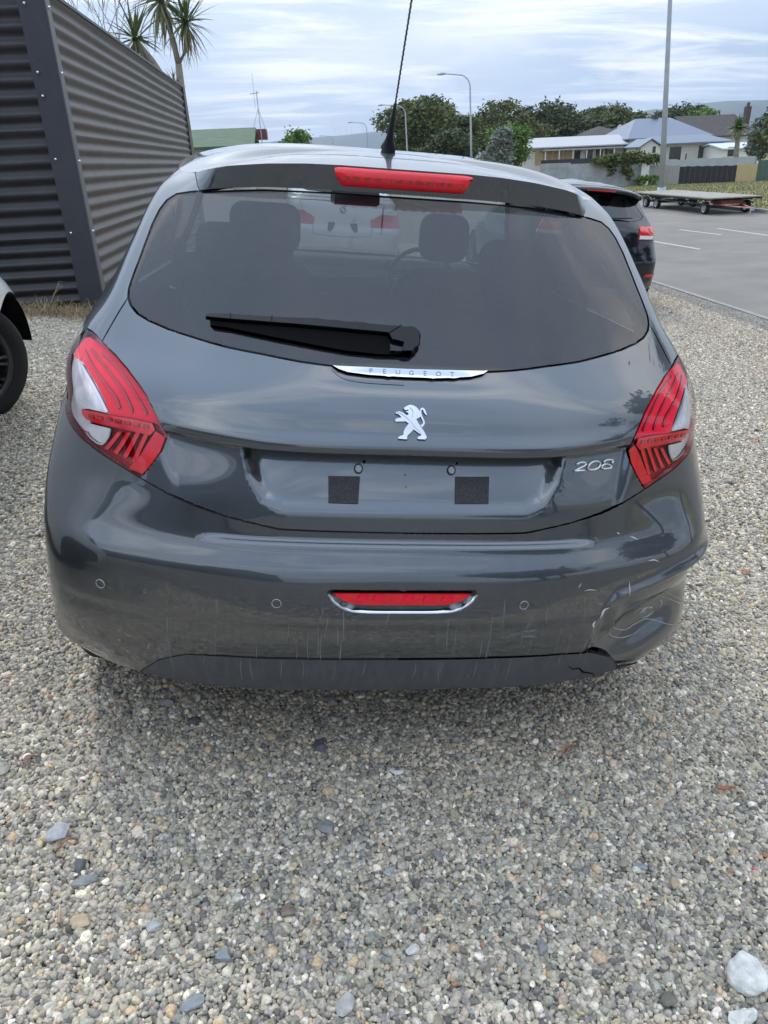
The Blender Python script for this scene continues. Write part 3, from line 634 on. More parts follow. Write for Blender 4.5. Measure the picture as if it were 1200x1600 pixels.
for p, rr in (((569, 721.5), .0035), ((714, 724), .0028), ((633, 742), .0016), ((634, 761), .0014)):
    u, z = Ft(*p); patch('bolt_hole', F_tail, [(u+rr*math.cos(a), z+rr*math.sin(a)) for a in np.linspace(0, 2*math.pi, 11)[:-1]], 0, .0006, M['dark_void'], car, step=.004)
# --- chrome strip with lettering
z3 = lambda pts: [uz(*p, F_tail) for p in zoomed(pts, 510, 560, 4.615)]
strip = patch('chrome_strip', F_tail, z3([(40, 60), (300, 70), (600, 84), (900, 92), (1160, 99), (1130, 125), (1040, 148), (820, 160), (560, 152), (300, 135), (150, 115), (80, 90)]), 0, .009, M['chrome'], car, step=.008, taper=.0015)
M['engrave'] = mat('engraved_grey', (.20, .21, .22), .4, .6)
def glyphs(s, size):
    cu = bpy.data.curves.new('t', 'FONT'); cu.body = s; cu.size = size; cu.align_x = 'CENTER'; cu.align_y = 'CENTER'; cu.resolution_u = 3
    o = bpy.data.objects.new('t', cu); COL.objects.link(o); dg = bpy.context.evaluated_depsgraph_get(); me = o.evaluated_get(dg).to_mesh()
    V = np.array([tuple(v.co) for v in me.vertices]); F = [tuple(p.vertices) for p in me.polygons]; o.evaluated_get(dg).to_mesh_clear(); bpy.data.objects.remove(o); bpy.data.curves.remove(cu); return V, F
def letter(ch, F, u, z, size, off, m, parent, name='letter', rot=0., wide=1.):
    V, FF = glyphs(ch, size); c, s = math.cos(rot), math.sin(rot); uu = u+(V[:, 0]*c-V[:, 1]*s)*wide; zz = z+V[:, 0]*s+V[:, 1]*c
    X = F(uu, zz); n = nrm(F, uu, zz); k = len(V)
    E = {}
    for f in FF:
        for a, b in zip(f, f[1:]+f[:1]): E[(a, b)] = 1
    be = [(a, b) for a, b in E if (b, a) not in E]
    top = X+n*(off+.0008)
    if np.cross(top[FF[0][1]]-top[FF[0][0]], top[FF[0][2]]-top[FF[0][0]])@n[0] < 0: FF = [f[::-1] for f in FF]
    return mesh(name, list(top)+list(X+n*off), FF+[(a, b, k+b, k+a) for a, b in be], m, parent)
for ch, x, y in zip('PEUGEOT', (318, 415, 512, 608, 706, 802, 900), (104, 108, 112, 119, 122, 126, 129)):
    u, z = uz(510+x/4.615, 560+y/4.615, F_tail); letter(ch, F_tail, u, z, .0125, .0088, M['engrave'], strip, wide=1.25)
# lip line under the strip
r = z3(smooth_line([(45, 80), (90, 120), (160, 150), (300, 170), (560, 186)], 4)); patch('handle_recess', F_tail, ribbon(r, .0045), 0, .0015, M['paint_low'], car, step=.006)
# --- rampant lion emblem
zl = lambda pts: [uz(*p, F_tail) for p in zoomed(pts, 605, 625, 16)]
LION = [(400, 215), (470, 165), (560, 130), (640, 145), (720, 185), (770, 240), (812, 290), (825, 340), (830, 430), (795, 452), (722, 485), (765, 565), (820, 640), (860, 695), (925, 800), (960, 880), (990, 950), (935, 1008), (790, 1002), (745, 990), (760, 925), (830, 900), (838, 885), (740, 820), (655, 750), (580, 830), (498, 910), (495, 1000), (380, 998), (265, 990), (275, 930), (330, 900), (395, 880), (405, 780), (450, 690), (525, 600), (480, 570), (440, 545), (200, 550), (180, 520), (215, 470), (260, 455), (345, 445), (270, 375), (200, 352), (212, 310), (290, 288), (380, 320), (480, 390), (512, 375), (522, 350), (470, 325), (440, 298), (522, 282), (512, 262), (440, 280), (405, 240)]
TAILL = [(815, 260), (830, 225), (865, 208), (910, 220), (945, 270), (985, 390), (958, 388), (905, 320), (888, 262), (862, 255), (846, 275), (842, 340), (870, 425), (928, 540), (932, 600), (905, 645), (862, 690), (822, 640), (880, 595), (886, 550), (840, 455), (815, 380)]
em = patch('emblem', F_tail, zl(LION), .0015, .0035, M['silver'], car, step=.004, taper=.0006); patch('emblem_tail', F_tail, zl(TAILL), .0015, .003, M['silver'], em, step=.003)
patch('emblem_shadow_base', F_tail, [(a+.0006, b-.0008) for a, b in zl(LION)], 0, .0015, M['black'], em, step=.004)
for cv in ([(235, 320), (330, 345), (450, 430), (580, 540), (700, 690), (790, 790), (850, 860)], [(560, 200), (640, 300), (620, 430)]):
    patch('emblem_fold', F_tail, ribbon(zl(smooth_line(cv, 3)), .0016), .004, .0022, M['chrome'], em, step=.004)
# --- 208 badge
z2 = lambda pts: [uz(*p, F_tail) for p in zoomed(pts, 885, 705, 14.12)]
bd = empty('model_badge'); bd.parent = car
for st in ([[(212, 292), (285, 252), (375, 246), (425, 275), (395, 315), (290, 370), (165, 440)], [(165, 442), (290, 428), (398, 425)]], [[(470, 345), (500, 285), (560, 240), (630, 222), (700, 235), (736, 275), (715, 340), (660, 385), (580, 408), (505, 412), (466, 385), (470, 345)]], [[(985, 262), (1022, 225), (1000, 195), (920, 190), (850, 205), (812, 240), (850, 278), (930, 300), (985, 330), (960, 370), (880, 385), (790, 382), (762, 350), (800, 305), (850, 290)]]):
    mb = MB()
    for s_ in st:
        uv = np.array(z2(smooth_line(s_, 4))); X = F_tail(uv[:, 0], uv[:, 1])+nrm(F_tail, uv[:, 0], uv[:, 1])*.0022; mb.tube(list(X), .0026, 6)
    mb.build('digit', M['silver'], bd, True)
M['wiper'] = mat('satin_black_arm', (.010, .011, .013), .5, spec=.3)
# --- rear wiper
zw = lambda pts: [uz(*p) for p in zoomed(pts, 310, 485, 3.3333)]
wa = patch('rear_wiper', S, zw([(50, 66), (50, 46), (100, 41), (180, 42), (390, 57), (600, 65), (800, 84), (1050, 106), (1125, 112), (1150, 135), (1150, 195), (1108, 242), (1050, 240), (1060, 195), (1000, 182), (982, 148), (700, 122), (500, 104), (300, 88), (150, 76)]), .012, .009, M['wiper'], car, step=.008, taper=.003)
patch('wiper_blade', S, zw([(62, 60), (150, 60), (350, 72), (600, 88), (980, 125), (1010, 170), (1050, 200), (1040, 243), (900, 240), (780, 228), (640, 203), (490, 174), (300, 136), (160, 106), (72, 94)]), .001, .0090, M['dark_void'], wa, step=.010, taper=.002)
for q in ([(180, 42), (184, 74)], [(392, 57), (388, 84)], [(1050, 106), (985, 150)]): patch('joint_line', S, ribbon(zw([q[0], ((q[0][0]+q[1][0])/2, (q[0][1]+q[1][1])/2), q[1]]), .0016), .0205, .001, M['dark_void'], wa, step=.005)
patch('wiper_pivot', S, zw([(985, 190), (1060, 205), (1148, 196), (1146, 206), (1108, 244), (1030, 244), (985, 238)]), .001, .016, M['black'], wa, step=.008, taper=.005)
# --- aerial
P0 = castx(606, 236, 0.0); P0[2] = P0[2]; Pt = castx(643, 0, 0.0); Pm = P0+(Pt-P0)*.36; dirn = (Pt-P0)/np.linalg.norm(Pt-P0)
ae = MB().tube([P0-[0, 0, .012], P0+dirn*.012, P0+dirn*.035, P0+dirn*.07, Pm], [.024, .022, .013, .008, .0045], 12).build('aerial', M['black'], car, True)
Pe = P0+(Pt-P0)*1.5; ns = 260; ax = np.cross(dirn, (1, 0, 0)); ax /= np.linalg.norm(ax); bx = np.cross(dirn, ax)
MB().tube([Pm+(Pe-Pm)*t for t in np.linspace(0, 1, 4)], .0018, 6).tube([Pm+(Pe-Pm)*k/ns+.0024*(math.cos(k*.9)*ax+math.sin(k*.9)*bx) for k in range(ns)], .0013, 4).build('aerial_whip', M['black'], ae, True)
# --- cabin
cabm = M['cab']
MB().box((0, 1.7, .52), (1.5, 2.9, .1)).build('cabin_floor', cabm, car)
def cushion(name, c, d, parent, m, tilt=0, bev=.03):
    bm = bmesh.new(); bmesh.ops.create_cube(bm, size=1)
    for v in bm.verts: v.co = Vector((v.co.x*d[0], v.co.y*d[1], v.co.z*d[2]))
    ey = [e for e in bm.edges if abs(e.verts[0].co.y-e.verts[1].co.y) > 1e-4]; bmesh.ops.bevel(bm, geom=ey, offset=min(d[0], d[2])*.34, segments=6, affect='EDGES', profile=.55)
    ed = [e for e in bm.edges if abs(e.verts[0].co.y-e.verts[1].co.y) < 1e-4]; bmesh.ops.bevel(bm, geom=ed, offset=min(bev, d[1]*.42), segments=3, affect='EDGES')
    me = bpy.data.meshes.new(name); bm.to_mesh(me); bm.free(); me.materials.append(m); me.polygons.foreach_set('use_smooth', [True]*len(me.polygons))
    o = bpy.data.objects.new(name, me); COL.objects.link(o); o.parent = parent; o.location = c; o.rotation_euler = (tilt, 0, 0); return o
rb = cushion('rear_seat', (0, .98, .78), (1.24, .14, .52), car, M['seat'], -.25)
for x in (-.41, .45): cushion('headrest', (x, .04, .38), (.30 if x < 0 else .22, .09, .17), rb, M['seat'], 0)
for x in (-.39, .39): fs = cushion('front_seat', (x, 1.95, .74), (.46, .13, .58), car, M['seat'], -.15); cushion('headrest', (0, .06, .42), (.215 if x > 0 else .30, .10, .20), fs, M['seat'], .1)
cushion('dashboard', (0, 2.70, .90), (1.36, .36, .16), car, M['cab'], 0, .05); cushion('instrument_hood', (.36, 2.60, .955), (.34, .14, .07), car, M['cab'])
sw = MB(); sw.tube([(.36+.17*math.cos(a), 2.42+.05*math.sin(a), .90+.16*math.sin(a)) for a in np.linspace(0, 2*math.pi, 25)], .013, 6); sw.tube([(.20, 2.44, .9), (.52, 2.44, .9)], .02, 6); sw.build('steering_wheel', M['black'], car, True)
cushion('mirror', (0, 2.22, 1.28), (.22, .03, .06), car, M['black'])
MB().box((0, .52, .93), (.90, .50, .02)).build('parcel_shelf', M['cab'], car)
rv = []; rf = []
for j, y in enumerate(np.linspace(.68, 2.1, 8)):
    for i, x in enumerate(np.linspace(-.5, .5, 7)): rv.append((x, y, zc(y)-.045-.06*abs(x/.5)**3))
rf = [(j*7+i, j*7+i+1, (j+1)*7+i+1, (j+1)*7+i) for j in range(7) for i in range(6)]
mesh('headliner', rv, rf, M['headliner'], car, True)
# --- damage and dirt that have a shape of their own
M['scuff'] = mat('scuffed_primer', (.30, .32, .35), .7, var=.3, vscale=60); M['scratch'] = mat('pale_scratch', (.62, .63, .64), .6)
zd = lambda pts: [uz(*p) for p in zoomed(pts, 780, 780, 3.4286)]
def marks(name, F, items, m, off=0.0, th=.0006, parent=None):
    for pts, w in items:
        uv = smooth_line(pts, 3) if len(pts) > 2 else [pts[0], ((pts[0][0]+pts[1][0])/2, (pts[0][1]+pts[1][1])/2), pts[1]]
        n = len(uv); ww = w*np.maximum(.25, np.sin(np.linspace(.15, math.pi-.1, n))); patch(name, F, ribbon(uv, ww), off, th, m, parent or bumper, step=.006)
marks('scratch', F_bump, [(zd(p), w) for p, w in [([(582, 575), (560, 590), (548, 615), (540, 640)], .004), ([(520, 655), (508, 675), (512, 692)], .005), ([(425, 475), (440, 450)], .0022), ([(455, 492), (485, 485), (520, 487)], .0022), ([(698, 440), (695, 470), (682, 510)], .002), ([(630, 178), (645, 186)], .003), ([(700, 200), (720, 205), (740, 215)], .0022), ([(800, 330), (830, 325), (855, 335)], .002)]], M['scratch'])
marks('scuff', F_bump, [(zd(p), w) for p, w in [([(640, 760), (645, 790), (700, 797), (770, 775), (830, 740)], .0022), ([(665, 735), (680, 765), (740, 768), (810, 735), (900, 700), (960, 640)], .003), ([(690, 735), (730, 690), (790, 655), (850, 625)], .005), ([(780, 660), (820, 630), (870, 610), (920, 590)], .007), ([(800, 690), (850, 660), (910, 655)], .004), ([(740, 620), (800, 580), (880, 560), (940, 555), (985, 560)], .0026), ([(960, 570), (985, 555), (990, 540)], .004)]], M['scuff'])
for k_ in range(6):
    rr_ = .15+.045*k_; a0_ = 2.4*k_+.7*math.sin(k_*5); rr_ *= 1+.25*math.sin(k_*4.1); marks('scuff', F_bump, [([(DENT[0]+.02+rr_*.125*math.cos(t)*.96-rr_*.055*math.sin(t)*.28, DENT[1]-.004+rr_*.055*math.sin(t)*.96+rr_*.125*math.cos(t)*.30) for t in np.linspace(a0_, a0_+1.1+.5*math.sin(k_*3), 7)], .0035+.003*abs(math.sin(k_*2.3)))], M['scuff' if k_ % 3 else 'scratch'])
marks('crack', S, [(zd([(372, 895), (395, 910), (425, 905), (450, 925), (480, 930), (505, 938), (515, 958)]), .0042)], M['dark_void'], 0, .0012, diffuser)
# dirty runs down the bumper
rg = random.Random(3); M['run'] = mat('dried_dirt_run', (.17, .175, .175), .75, var=.3, vscale=30)
for k in range(34):
    u = rg.choice([rg.uniform(-.42, -.12), rg.uniform(.05, .62), rg.uniform(-.7, .7)]); z0_ = rg.uniform(.42, .56); l = rg.uniform(.03, .13); w = rg.uniform(.0012, .0026)
    marks('dirt_run', F_bump, [([(u, z0_), (u+rg.uniform(-.003, .003), z0_-l*.5), (u+rg.uniform(-.006, .006), z0_-l)], w)], M['run'], 0, .00025)
for k in range(16):
    u = rg.uniform(-.45, .5); l = rg.uniform(.03, .09)
    marks('dirt_run', S, [([(u, .39), (u+rg.uniform(-.003, .003), .39-l*.5), (u+rg.uniform(-.005, .005), .39-l)], rg.uniform(.0014, .003))], M['run'], 0, .0003, diffuser)
patch('torn_edge', S, [(.600, .312), (.640, .303), (.690, .292), (.645, .297), (.600, .300)], .004, .003, M['black'], diffuser, step=.01)
# ---------------------------------------------------------------- ground
KX, ZR = 5.83, -.70                                              # kerb line and road level
def noise_mix(m, a, b, scale, lo, hi, into='Base Color', detail=8, rough=.65, base=None):
    t = m.node_tree; L = t.links.new; tc = t.nodes.new('ShaderNodeTexCoord'); n = t.nodes.new('ShaderNodeTexNoise'); n.inputs['Scale'].default_value = scale; n.inputs['Detail'].default_value = detail; n.inputs['Roughness'].default_value = rough
    L(tc.outputs['Object'], n.inputs['Vector']); r = t.nodes.new('ShaderNodeMapRange'); r.inputs[1].default_value = lo; r.inputs[2].default_value = hi; L(n.outputs[0], r.inputs[0])
    mx = t.nodes.new('ShaderNodeMix'); mx.data_type = 'RGBA'; L(r.outputs[0], mx.inputs[0])
    if base is not None: L(base, mx.inputs[6])
    else: mx.inputs[6].default_value = (*a, 1)
    mx.inputs[7].default_value = (*b, 1); L(mx.outputs[2], t.nodes['Principled BSDF'].inputs[into]); return mx.outputs[2]
def gravel_mat():
    m = mat('fine_gravel', (.3, .3, .28), .95, spec=.2); t = m.node_tree; L = t.links.new; b = t.nodes['Principled BSDF']
    tc = t.nodes.new('ShaderNodeTexCoord'); v = t.nodes.new('ShaderNodeTexVoronoi'); v.inputs['Scale'].default_value = 62; L(tc.outputs['Object'], v.inputs['Vector'])
    sp = t.nodes.new('ShaderNodeSeparateColor'); L(v.outputs['Color'], sp.inputs[0])
    r = t.nodes.new('ShaderNodeValToRGB'); e = r.color_ramp.elements
    for k in range(4): e.new(.5)
    for i, (p, c) in enumerate([(0, (.105, .098, .09)), (.25, (.235, .22, .20)), (.5, (.33, .305, .27)), (.75, (.40, .37, .32)), (.93, (.53, .52, .48)), (1, (.38, .30, .21))]): e[i].position = p; e[i].color = (*c, 1)
    L(sp.outputs[0], r.inputs[0]); mu = t.nodes.new('ShaderNodeMix'); mu.data_type = 'RGBA'; mu.inputs[7].default_value = (.05, .048, .042, 1)
    dr = t.nodes.new('ShaderNodeMapRange'); dr.inputs[1].default_value = .45; dr.inputs[2].default_value = .75; L(v.outputs['Distance'], dr.inputs[0]); L(dr.outputs[0], mu.inputs[0]); L(r.outputs[0], mu.inputs[6])
    L(mu.outputs[2], b.inputs['Base Color'])
    iv = t.nodes.new('ShaderNodeMath'); iv.operation = 'SUBTRACT'; iv.inputs[0].default_value = 1; L(v.outputs['Distance'], iv.inputs[1])
    bp = t.nodes.new('ShaderNodeBump'); bp.inputs['Strength'].default_value = .9; bp.inputs['Distance'].default_value = .012; L(iv.outputs[0], bp.inputs['Height']); L(bp.outputs[0], b.inputs['Normal'])
    return m
M['gravel'] = gravel_mat()
M['asphalt'] = mat('asphalt', (.205, .190, .172), .88, spec=.3, var=.16, vscale=.9, bump=.35, bscale=90)
M['concrete'] = mat('concrete', (.27, .26, .235), .85, var=.22, vscale=14, bump=.2, bscale=70)
M['line'] = mat('road_paint', (.44, .44, .42), .7, var=.2, vscale=30)
M['grass_soil'] = mat('dry_lawn', (.155, .15, .06), .95, spec=.1, var=.4, var2=(.26, .23, .11), vscale=.35, bump=.5, bscale=12)
def sheet(name, pts, m, kind='structure'): return tag(mesh(name, pts, [tuple(range(len(pts)))], m), kind=kind)
def strips(name, cols, y0, y1, m, ny=30):
    ys = np.linspace(y0, y1, ny); Vv = [(x, y, z if not callable(z) else z(y)) for y in ys for x, z in cols]; n = len(cols)
    return tag(mesh(name, Vv, [(j*n+i, j*n+i+1, (j+1)*n+i+1, (j+1)*n+i) for j in range(ny-1) for i in range(n-1)], m, smooth=False), kind='structure')
strips('gravel_yard', [(-60, .30), (-3.2, .32), (-2.2, gz(-2.2)), (0, gz(0)), (3, gz(3)), (KX, gz(KX))], -40, 45, M['gravel'])
strips('kerb', [(KX, gz(KX)-.05), (KX, gz(KX)+.012), (KX+.09, gz(KX)+.008), (KX+.10, ZR-.05)], -60, 200, M['concrete'])
zroad = lambda y: ZR-.004*max(0, y-35)
strips('road', [(KX+.10, lambda y: zroad(y)-.0), (15.35, lambda y: zroad(y)+.0)], -80, 500, M['asphalt'], 60)
strips('far_kerb', [(15.35, lambda y: zroad(y)-.02), (15.36, lambda y: zroad(y)+.11), (15.50, lambda y: zroad(y)+.12), (15.52, lambda y: zroad(y)+.05)], -80, 500, M['concrete'], 60)
def zg(x, y): return ZR+.10-.020*max(0, min(y, 120)-28)-.009*min(max(x-24, 0), 20)
gv = [(x, y, zg(x, y)) for y in np.linspace(-80, 600, 69) for x in (15.5, 17, 20, 25, 30, 40, 60, 120, 400)]
tag(mesh('grass_verge', gv, [(j*9+i, j*9+i+1, (j+1)*9+i+1, (j+1)*9+i) for j in range(68) for i in range(8)], M['grass_soil'], smooth=True), kind='structure')
mesh_ground = strips('ground', [(-3000, -6), (-400, -3.2), (-60, -3.0), (KX+.05, -3.0), (16, -3.4), (400, -4.2), (4000, -8)], -3000, 5000, M['grass_soil'], 12)
strips('yard_beyond', [(-60, .1), (-3.2, .1), (KX, gz(KX))], 45, 300, M['gravel'], 8)
for (a, b), (c, d) in (((10.63, 21.0), (10.87, 19.2)), ((11.64, 20.8), (11.71, 18.5)), ((8.77, 18.64), (8.95, 16.6))):
    w = .05; sheet('lane_marking', [(a-w, b, ZR+.004), (a+w, b, ZR+.004), (c+w, d, ZR+.004), (c-w, d, ZR+.004)], M['line'])
# --- gravel stones: tiles of real pebbles set out over the yard
def ico(sub):
    bm = bmesh.new(); bmesh.ops.create_icosphere(bm, subdivisions=sub, radius=1); V = np.array([tuple(v.co) for v in bm.verts]); F = np.array([[v.index for v in f.verts] for f in bm.faces]); bm.free(); return V, F
I1V, I1F = ico(2); I0V, I0F = ico(1)
def stone_shapes(n, V0, r, lo=.55, hi=.85, nf=5):
    out = []
    for k in range(n):
        W = V0.copy()
        for q in range(nf):                                      # flattened facets
            d = r.normal(size=3); d /= np.linalg.norm(d); h = r.uniform(lo, hi); p = W@d; W -= np.outer(np.maximum(p-h, 0)*r.uniform(.75, 1), d)
        W *= r.uniform(.75, 1.2, 3)*np.array([1, 1, .78]); out.append(W)
    return out
STONES = [(.05, (.085, .09, .10)), (.15, (.19, .20, .21)), (.26, (.29, .295, .285)), (.25, (.37, .36, .33)), (.14, (.46, .44, .395)), (.075, (.56, .55, .52)), (.03, (.72, .71, .69)), (.03, (.46, .37, .25)), (.004, (.33, .16, .11))]
def pebble_tile(name, size, sp, rad, seed, V0, F0, m):
    r = np.random.default_rng(seed); shapes = stone_shapes(24, V0, r); pts = []
    for lay, (s2, zz, rr) in enumerate(((sp, .0, 1.0), (sp*1.12, .42, 1.0), (sp*1.9, .75, 1.12))):
        k = int(size/s2); g = (np.arange(k)+.5)*s2-size/2; X, Y = np.meshgrid(g, g); X = X+((np.arange(k) % 2)*s2*.5)[:, None]
        P = np.column_stack([X.ravel(), Y.ravel()])+r.uniform(-.36, .36, (k*k, 2))*s2; R = rad*rr*np.exp(r.normal(0, .27, k*k)); Z = zz*rad+r.uniform(-.25, .25, k*k)*rad
        pts.append(np.column_stack([P, Z, R]))
    Pn = np.concatenate(pts); n = len(Pn); nv = len(V0); VV = np.empty((n, nv, 3)); cols = np.empty((n, nv, 4), np.float32); pr = np.array([a for a, b in STONES]); pr /= pr.sum(); cc = np.array([b for a, b in STONES])
    ci = r.choice(len(pr), n, p=pr)
    for i in range(n):
        a = r.uniform(0, 2*math.pi); b = r.normal(0, .5); c, s = math.cos(a), math.sin(a); W = shapes[r.integers(24)]*Pn[i, 3]*np.array([1.18, .88, .85])
        cb, sb = math.cos(b), math.sin(b); W = np.column_stack([W[:, 0]*cb+W[:, 2]*sb, W[:, 1], -W[:, 0]*sb+W[:, 2]*cb]); VV[i] = np.column_stack([W[:, 0]*c-W[:, 1]*s, W[:, 0]*s+W[:, 1]*c, W[:, 2]])+Pn[i, :3]
        cols[i, :, :3] = (cc[ci[i]]*.66+.05)*math.exp(r.normal(0, .15))*np.array([1.15+r.normal(0, .03), 1.035, .865+r.normal(0, .04)]); cols[i, :, 3] = 1
    F = (F0[None]+(np.arange(n)*nv)[:, None, None]).reshape(-1, 3); me = bpy.data.meshes.new(name)
    me.vertices.add(n*nv); me.vertices.foreach_set('co', VV.reshape(-1)); me.loops.add(F.size); me.loops.foreach_set('vertex_index', F.ravel().astype(np.int32)); me.polygons.add(len(F)); me.polygons.foreach_set('loop_start', (np.arange(len(F))*3).astype(np.int32))
    me.polygons.foreach_set('use_smooth', np.ones(len(F), bool)); me.update(); at_ = me.attributes.new('stone', 'FLOAT_COLOR', 'POINT'); at_.data.foreach_set('color', cols.reshape(-1)); me.materials.append(m); return me
def pebble_mat():
    m = mat('pebbles', (.3, .3, .3), .82, spec=.3); t = m.node_tree; L = t.links.new; b = t.nodes['Principled BSDF']; a = t.nodes.new('ShaderNodeAttribute'); a.attribute_name = 'stone'
    tc = t.nodes.new('ShaderNodeTexCoord'); n = t.nodes.new('ShaderNodeTexNoise'); n.inputs['Scale'].default_value = 170; n.inputs['Detail'].default_value = 5; L(tc.outputs['Object'], n.inputs['Vector'])
    r = t.nodes.new('ShaderNodeMapRange'); r.inputs[1].default_value = .3; r.inputs[2].default_value = .7; r.inputs[3].default_value = .92; r.inputs[4].default_value = 1.75; L(n.outputs[0], r.inputs[0])
    v = t.nodes.new('ShaderNodeVectorMath'); v.operation = 'SCALE'; L(a.outputs['Color'], v.inputs[0]); L(r.outputs[0], v.inputs[3]); L(v.outputs[0], b.inputs['Base Color'])
    return m
M['pebble'] = pebble_mat()
def gn_instances(name, pts, meshes, rots, label, m, scales=None):
    """one 'stuff' object whose points carry the tiles"""
    col = bpy.data.collections.new(name+'_tiles')
    for i, me in enumerate(meshes): o = bpy.data.objects.new('tile', me); col.objects.link(o)
    me = bpy.data.meshes.new(name); me.from_pydata([tuple(p) for p in pts], [], []); me.materials.append(m)
    a = me.attributes.new('rot', 'FLOAT_VECTOR', 'POINT'); a.data.foreach_set('vector', np.asarray(rots, np.float32).ravel())
    a = me.attributes.new('idx', 'INT', 'POINT'); a.data.foreach_set('value', rng.integers(0, len(meshes), len(pts)).astype(np.int32))
    o = bpy.data.objects.new(name, me); COL.objects.link(o)
    ng = bpy.data.node_groups.new(name, 'GeometryNodeTree'); ng.interface.new_socket('Geometry', in_out='INPUT', socket_type='NodeSocketGeometry'); ng.interface.new_socket('Geometry', in_out='OUTPUT', socket_type='NodeSocketGeometry')
    nd = ng.nodes.new; L = ng.links.new; gi = nd('NodeGroupInput'); go = nd('NodeGroupOutput'); ip = nd('GeometryNodeInstanceOnPoints'); ci = nd('GeometryNodeCollectionInfo'); ci.inputs[0].default_value = col; ci.inputs['Separate Children'].default_value = True; ci.inputs['Reset Children'].default_value = True
    ra = nd('GeometryNodeInputNamedAttribute'); ra.data_type = 'FLOAT_VECTOR'; ra.inputs[0].default_value = 'rot'; ia = nd('GeometryNodeInputNamedAttribute'); ia.data_type = 'INT'; ia.inputs[0].default_value = 'idx'
    e2 = nd('FunctionNodeEulerToRotation'); L(ra.outputs[0], e2.inputs[0]); L(gi.outputs[0], ip.inputs['Points']); L(ci.outputs[0], ip.inputs['Instance']); ip.inputs['Pick Instance'].default_value = True; L(ia.outputs[0], ip.inputs['Instance Index']); L(e2.outputs[0], ip.inputs['Rotation']); L(ip.outputs[0], go.inputs[0])
    md = o.modifiers.new('scatter', 'NODES'); md.node_group = ng
    return tag(o, label, 'gravel', kind='stuff')
TS = .34
near = [pebble_tile('pebbles', TS, .0125, .0078, 11+i, I0V if False else I1V[:], I1F, M['pebble']) for i in range(0)]
def ico_sub1():
    bm = bmesh.new(); bmesh.ops.create_icosphere(bm, subdivisions=1, radius=1); V = np.array([tuple(v.co) for v in bm.verts]); F = np.array([[v.index for v in f.verts] for f in bm.faces]); bm.free(); return V, F
near = [pebble_tile('pebbles', TS, .0096, .0062, 11+i, I1V, I1F, M['pebble']) for i in range(4)]
far = [pebble_tile('pebbles', .8, .0128, .0082, 31+i, I0V, I0F, M['pebble']) for i in range(4)]
sl_ = math.atan(.107)
def cover(x0, x1, y0, y1, ts):
    P = []; Rr = []
    st = ts*.968
    for i, x in enumerate(np.arange(x0+st/2, x1, st)):
        for y in np.arange(y0+st/2, y1, st):
            P.append((x, y, gz(x)+.002+.0015*math.sin(x*9+y*7))); q = rng.integers(4)*math.pi/2; E_ = (Matrix.Rotation(sl_, 3, 'Y')@Matrix.Rotation(q, 3, 'Z')).to_euler(); Rr.append(tuple(E_))
    return P, Rr
P, Rr = cover(-1.2, 1.6, .4, 2.8, TS); gn_instances('gravel', P, near, Rr, 'loose grey pebble gravel in front of and around the car', M['pebble'])
P, Rr = cover(-2.7, -1.15, .4, 7.6, .8); a, b = cover(-1.2, 1.5, 2.75, 7.6, .8); P += a; Rr += b; a, b = cover(1.45, 5.6, .4, 16.4, .8); P += a; Rr += b; a, b = cover(-1.8, 1.5, 7.5, 12, .8); P += a; Rr += b
gn_instances('gravel', P, far, Rr, 'grey gravel of the yard stretching back to the road edge', M['pebble'])
# --- single larger stones and litter on the gravel
def gpt(px, py, h=0.0):
    d = RW@ray(px, py); n = np.array([.107, 0, 1.]); k = (-.008+h+.0-CAM[2]-.107*CAM[0])/(d[2]+.107*d[0]); return CAM+d*k
def rock(px, py, w, l, h, rot, m, label, seed, name='stone', flat=1.0, group=None):
    r = np.random.default_rng(seed); W = stone_shapes(1, ico(4)[0], r, .38, .72, 11)[0]; V0, F0 = ico(4)
    nz = np.array([math.sin(7*v[0]+seed)*math.cos(6*v[1]-seed)+.6*math.sin(13*v[2]+9*v[0]) for v in V0])[:, None]; W = W*(1+.03*nz+.012*np.sin(V0[:, :1]*31+V0[:, 1:2]*27+V0[:, 2:]*35))*1.12; W *= np.array([w/2, l/2, h/2]); c, s = math.cos(rot), math.sin(rot)
    W = np.column_stack([W[:, 0]*c-W[:, 1]*s, W[:, 0]*s+W[:, 1]*c, W[:, 2]]); p = gpt(px, py, .008)
    o = mesh(name, W, F0, m, None, True); o.location = (p[0], p[1], p[2]+h*.22); o.rotation_euler = (0, sl_, 0); return tag(o, label, 'stone', group)
def sm(n, c, v=.25): return mat(n, c, .85, spec=.25, var=v, vscale=35, bump=.4, bscale=60)
G1, G2, G3, TN, WH, SL = sm('grey_rock', (.42, .42, .42)), sm('dark_slate', (.12, .13, .14)), sm('mid_grey_rock', (.27, .275, .265)), sm('tan_rock', (.45, .36, .24)), sm('pale_rock', (.66, .65, .60), .3), sm('blue_grey_rock', (.28, .30, .315))
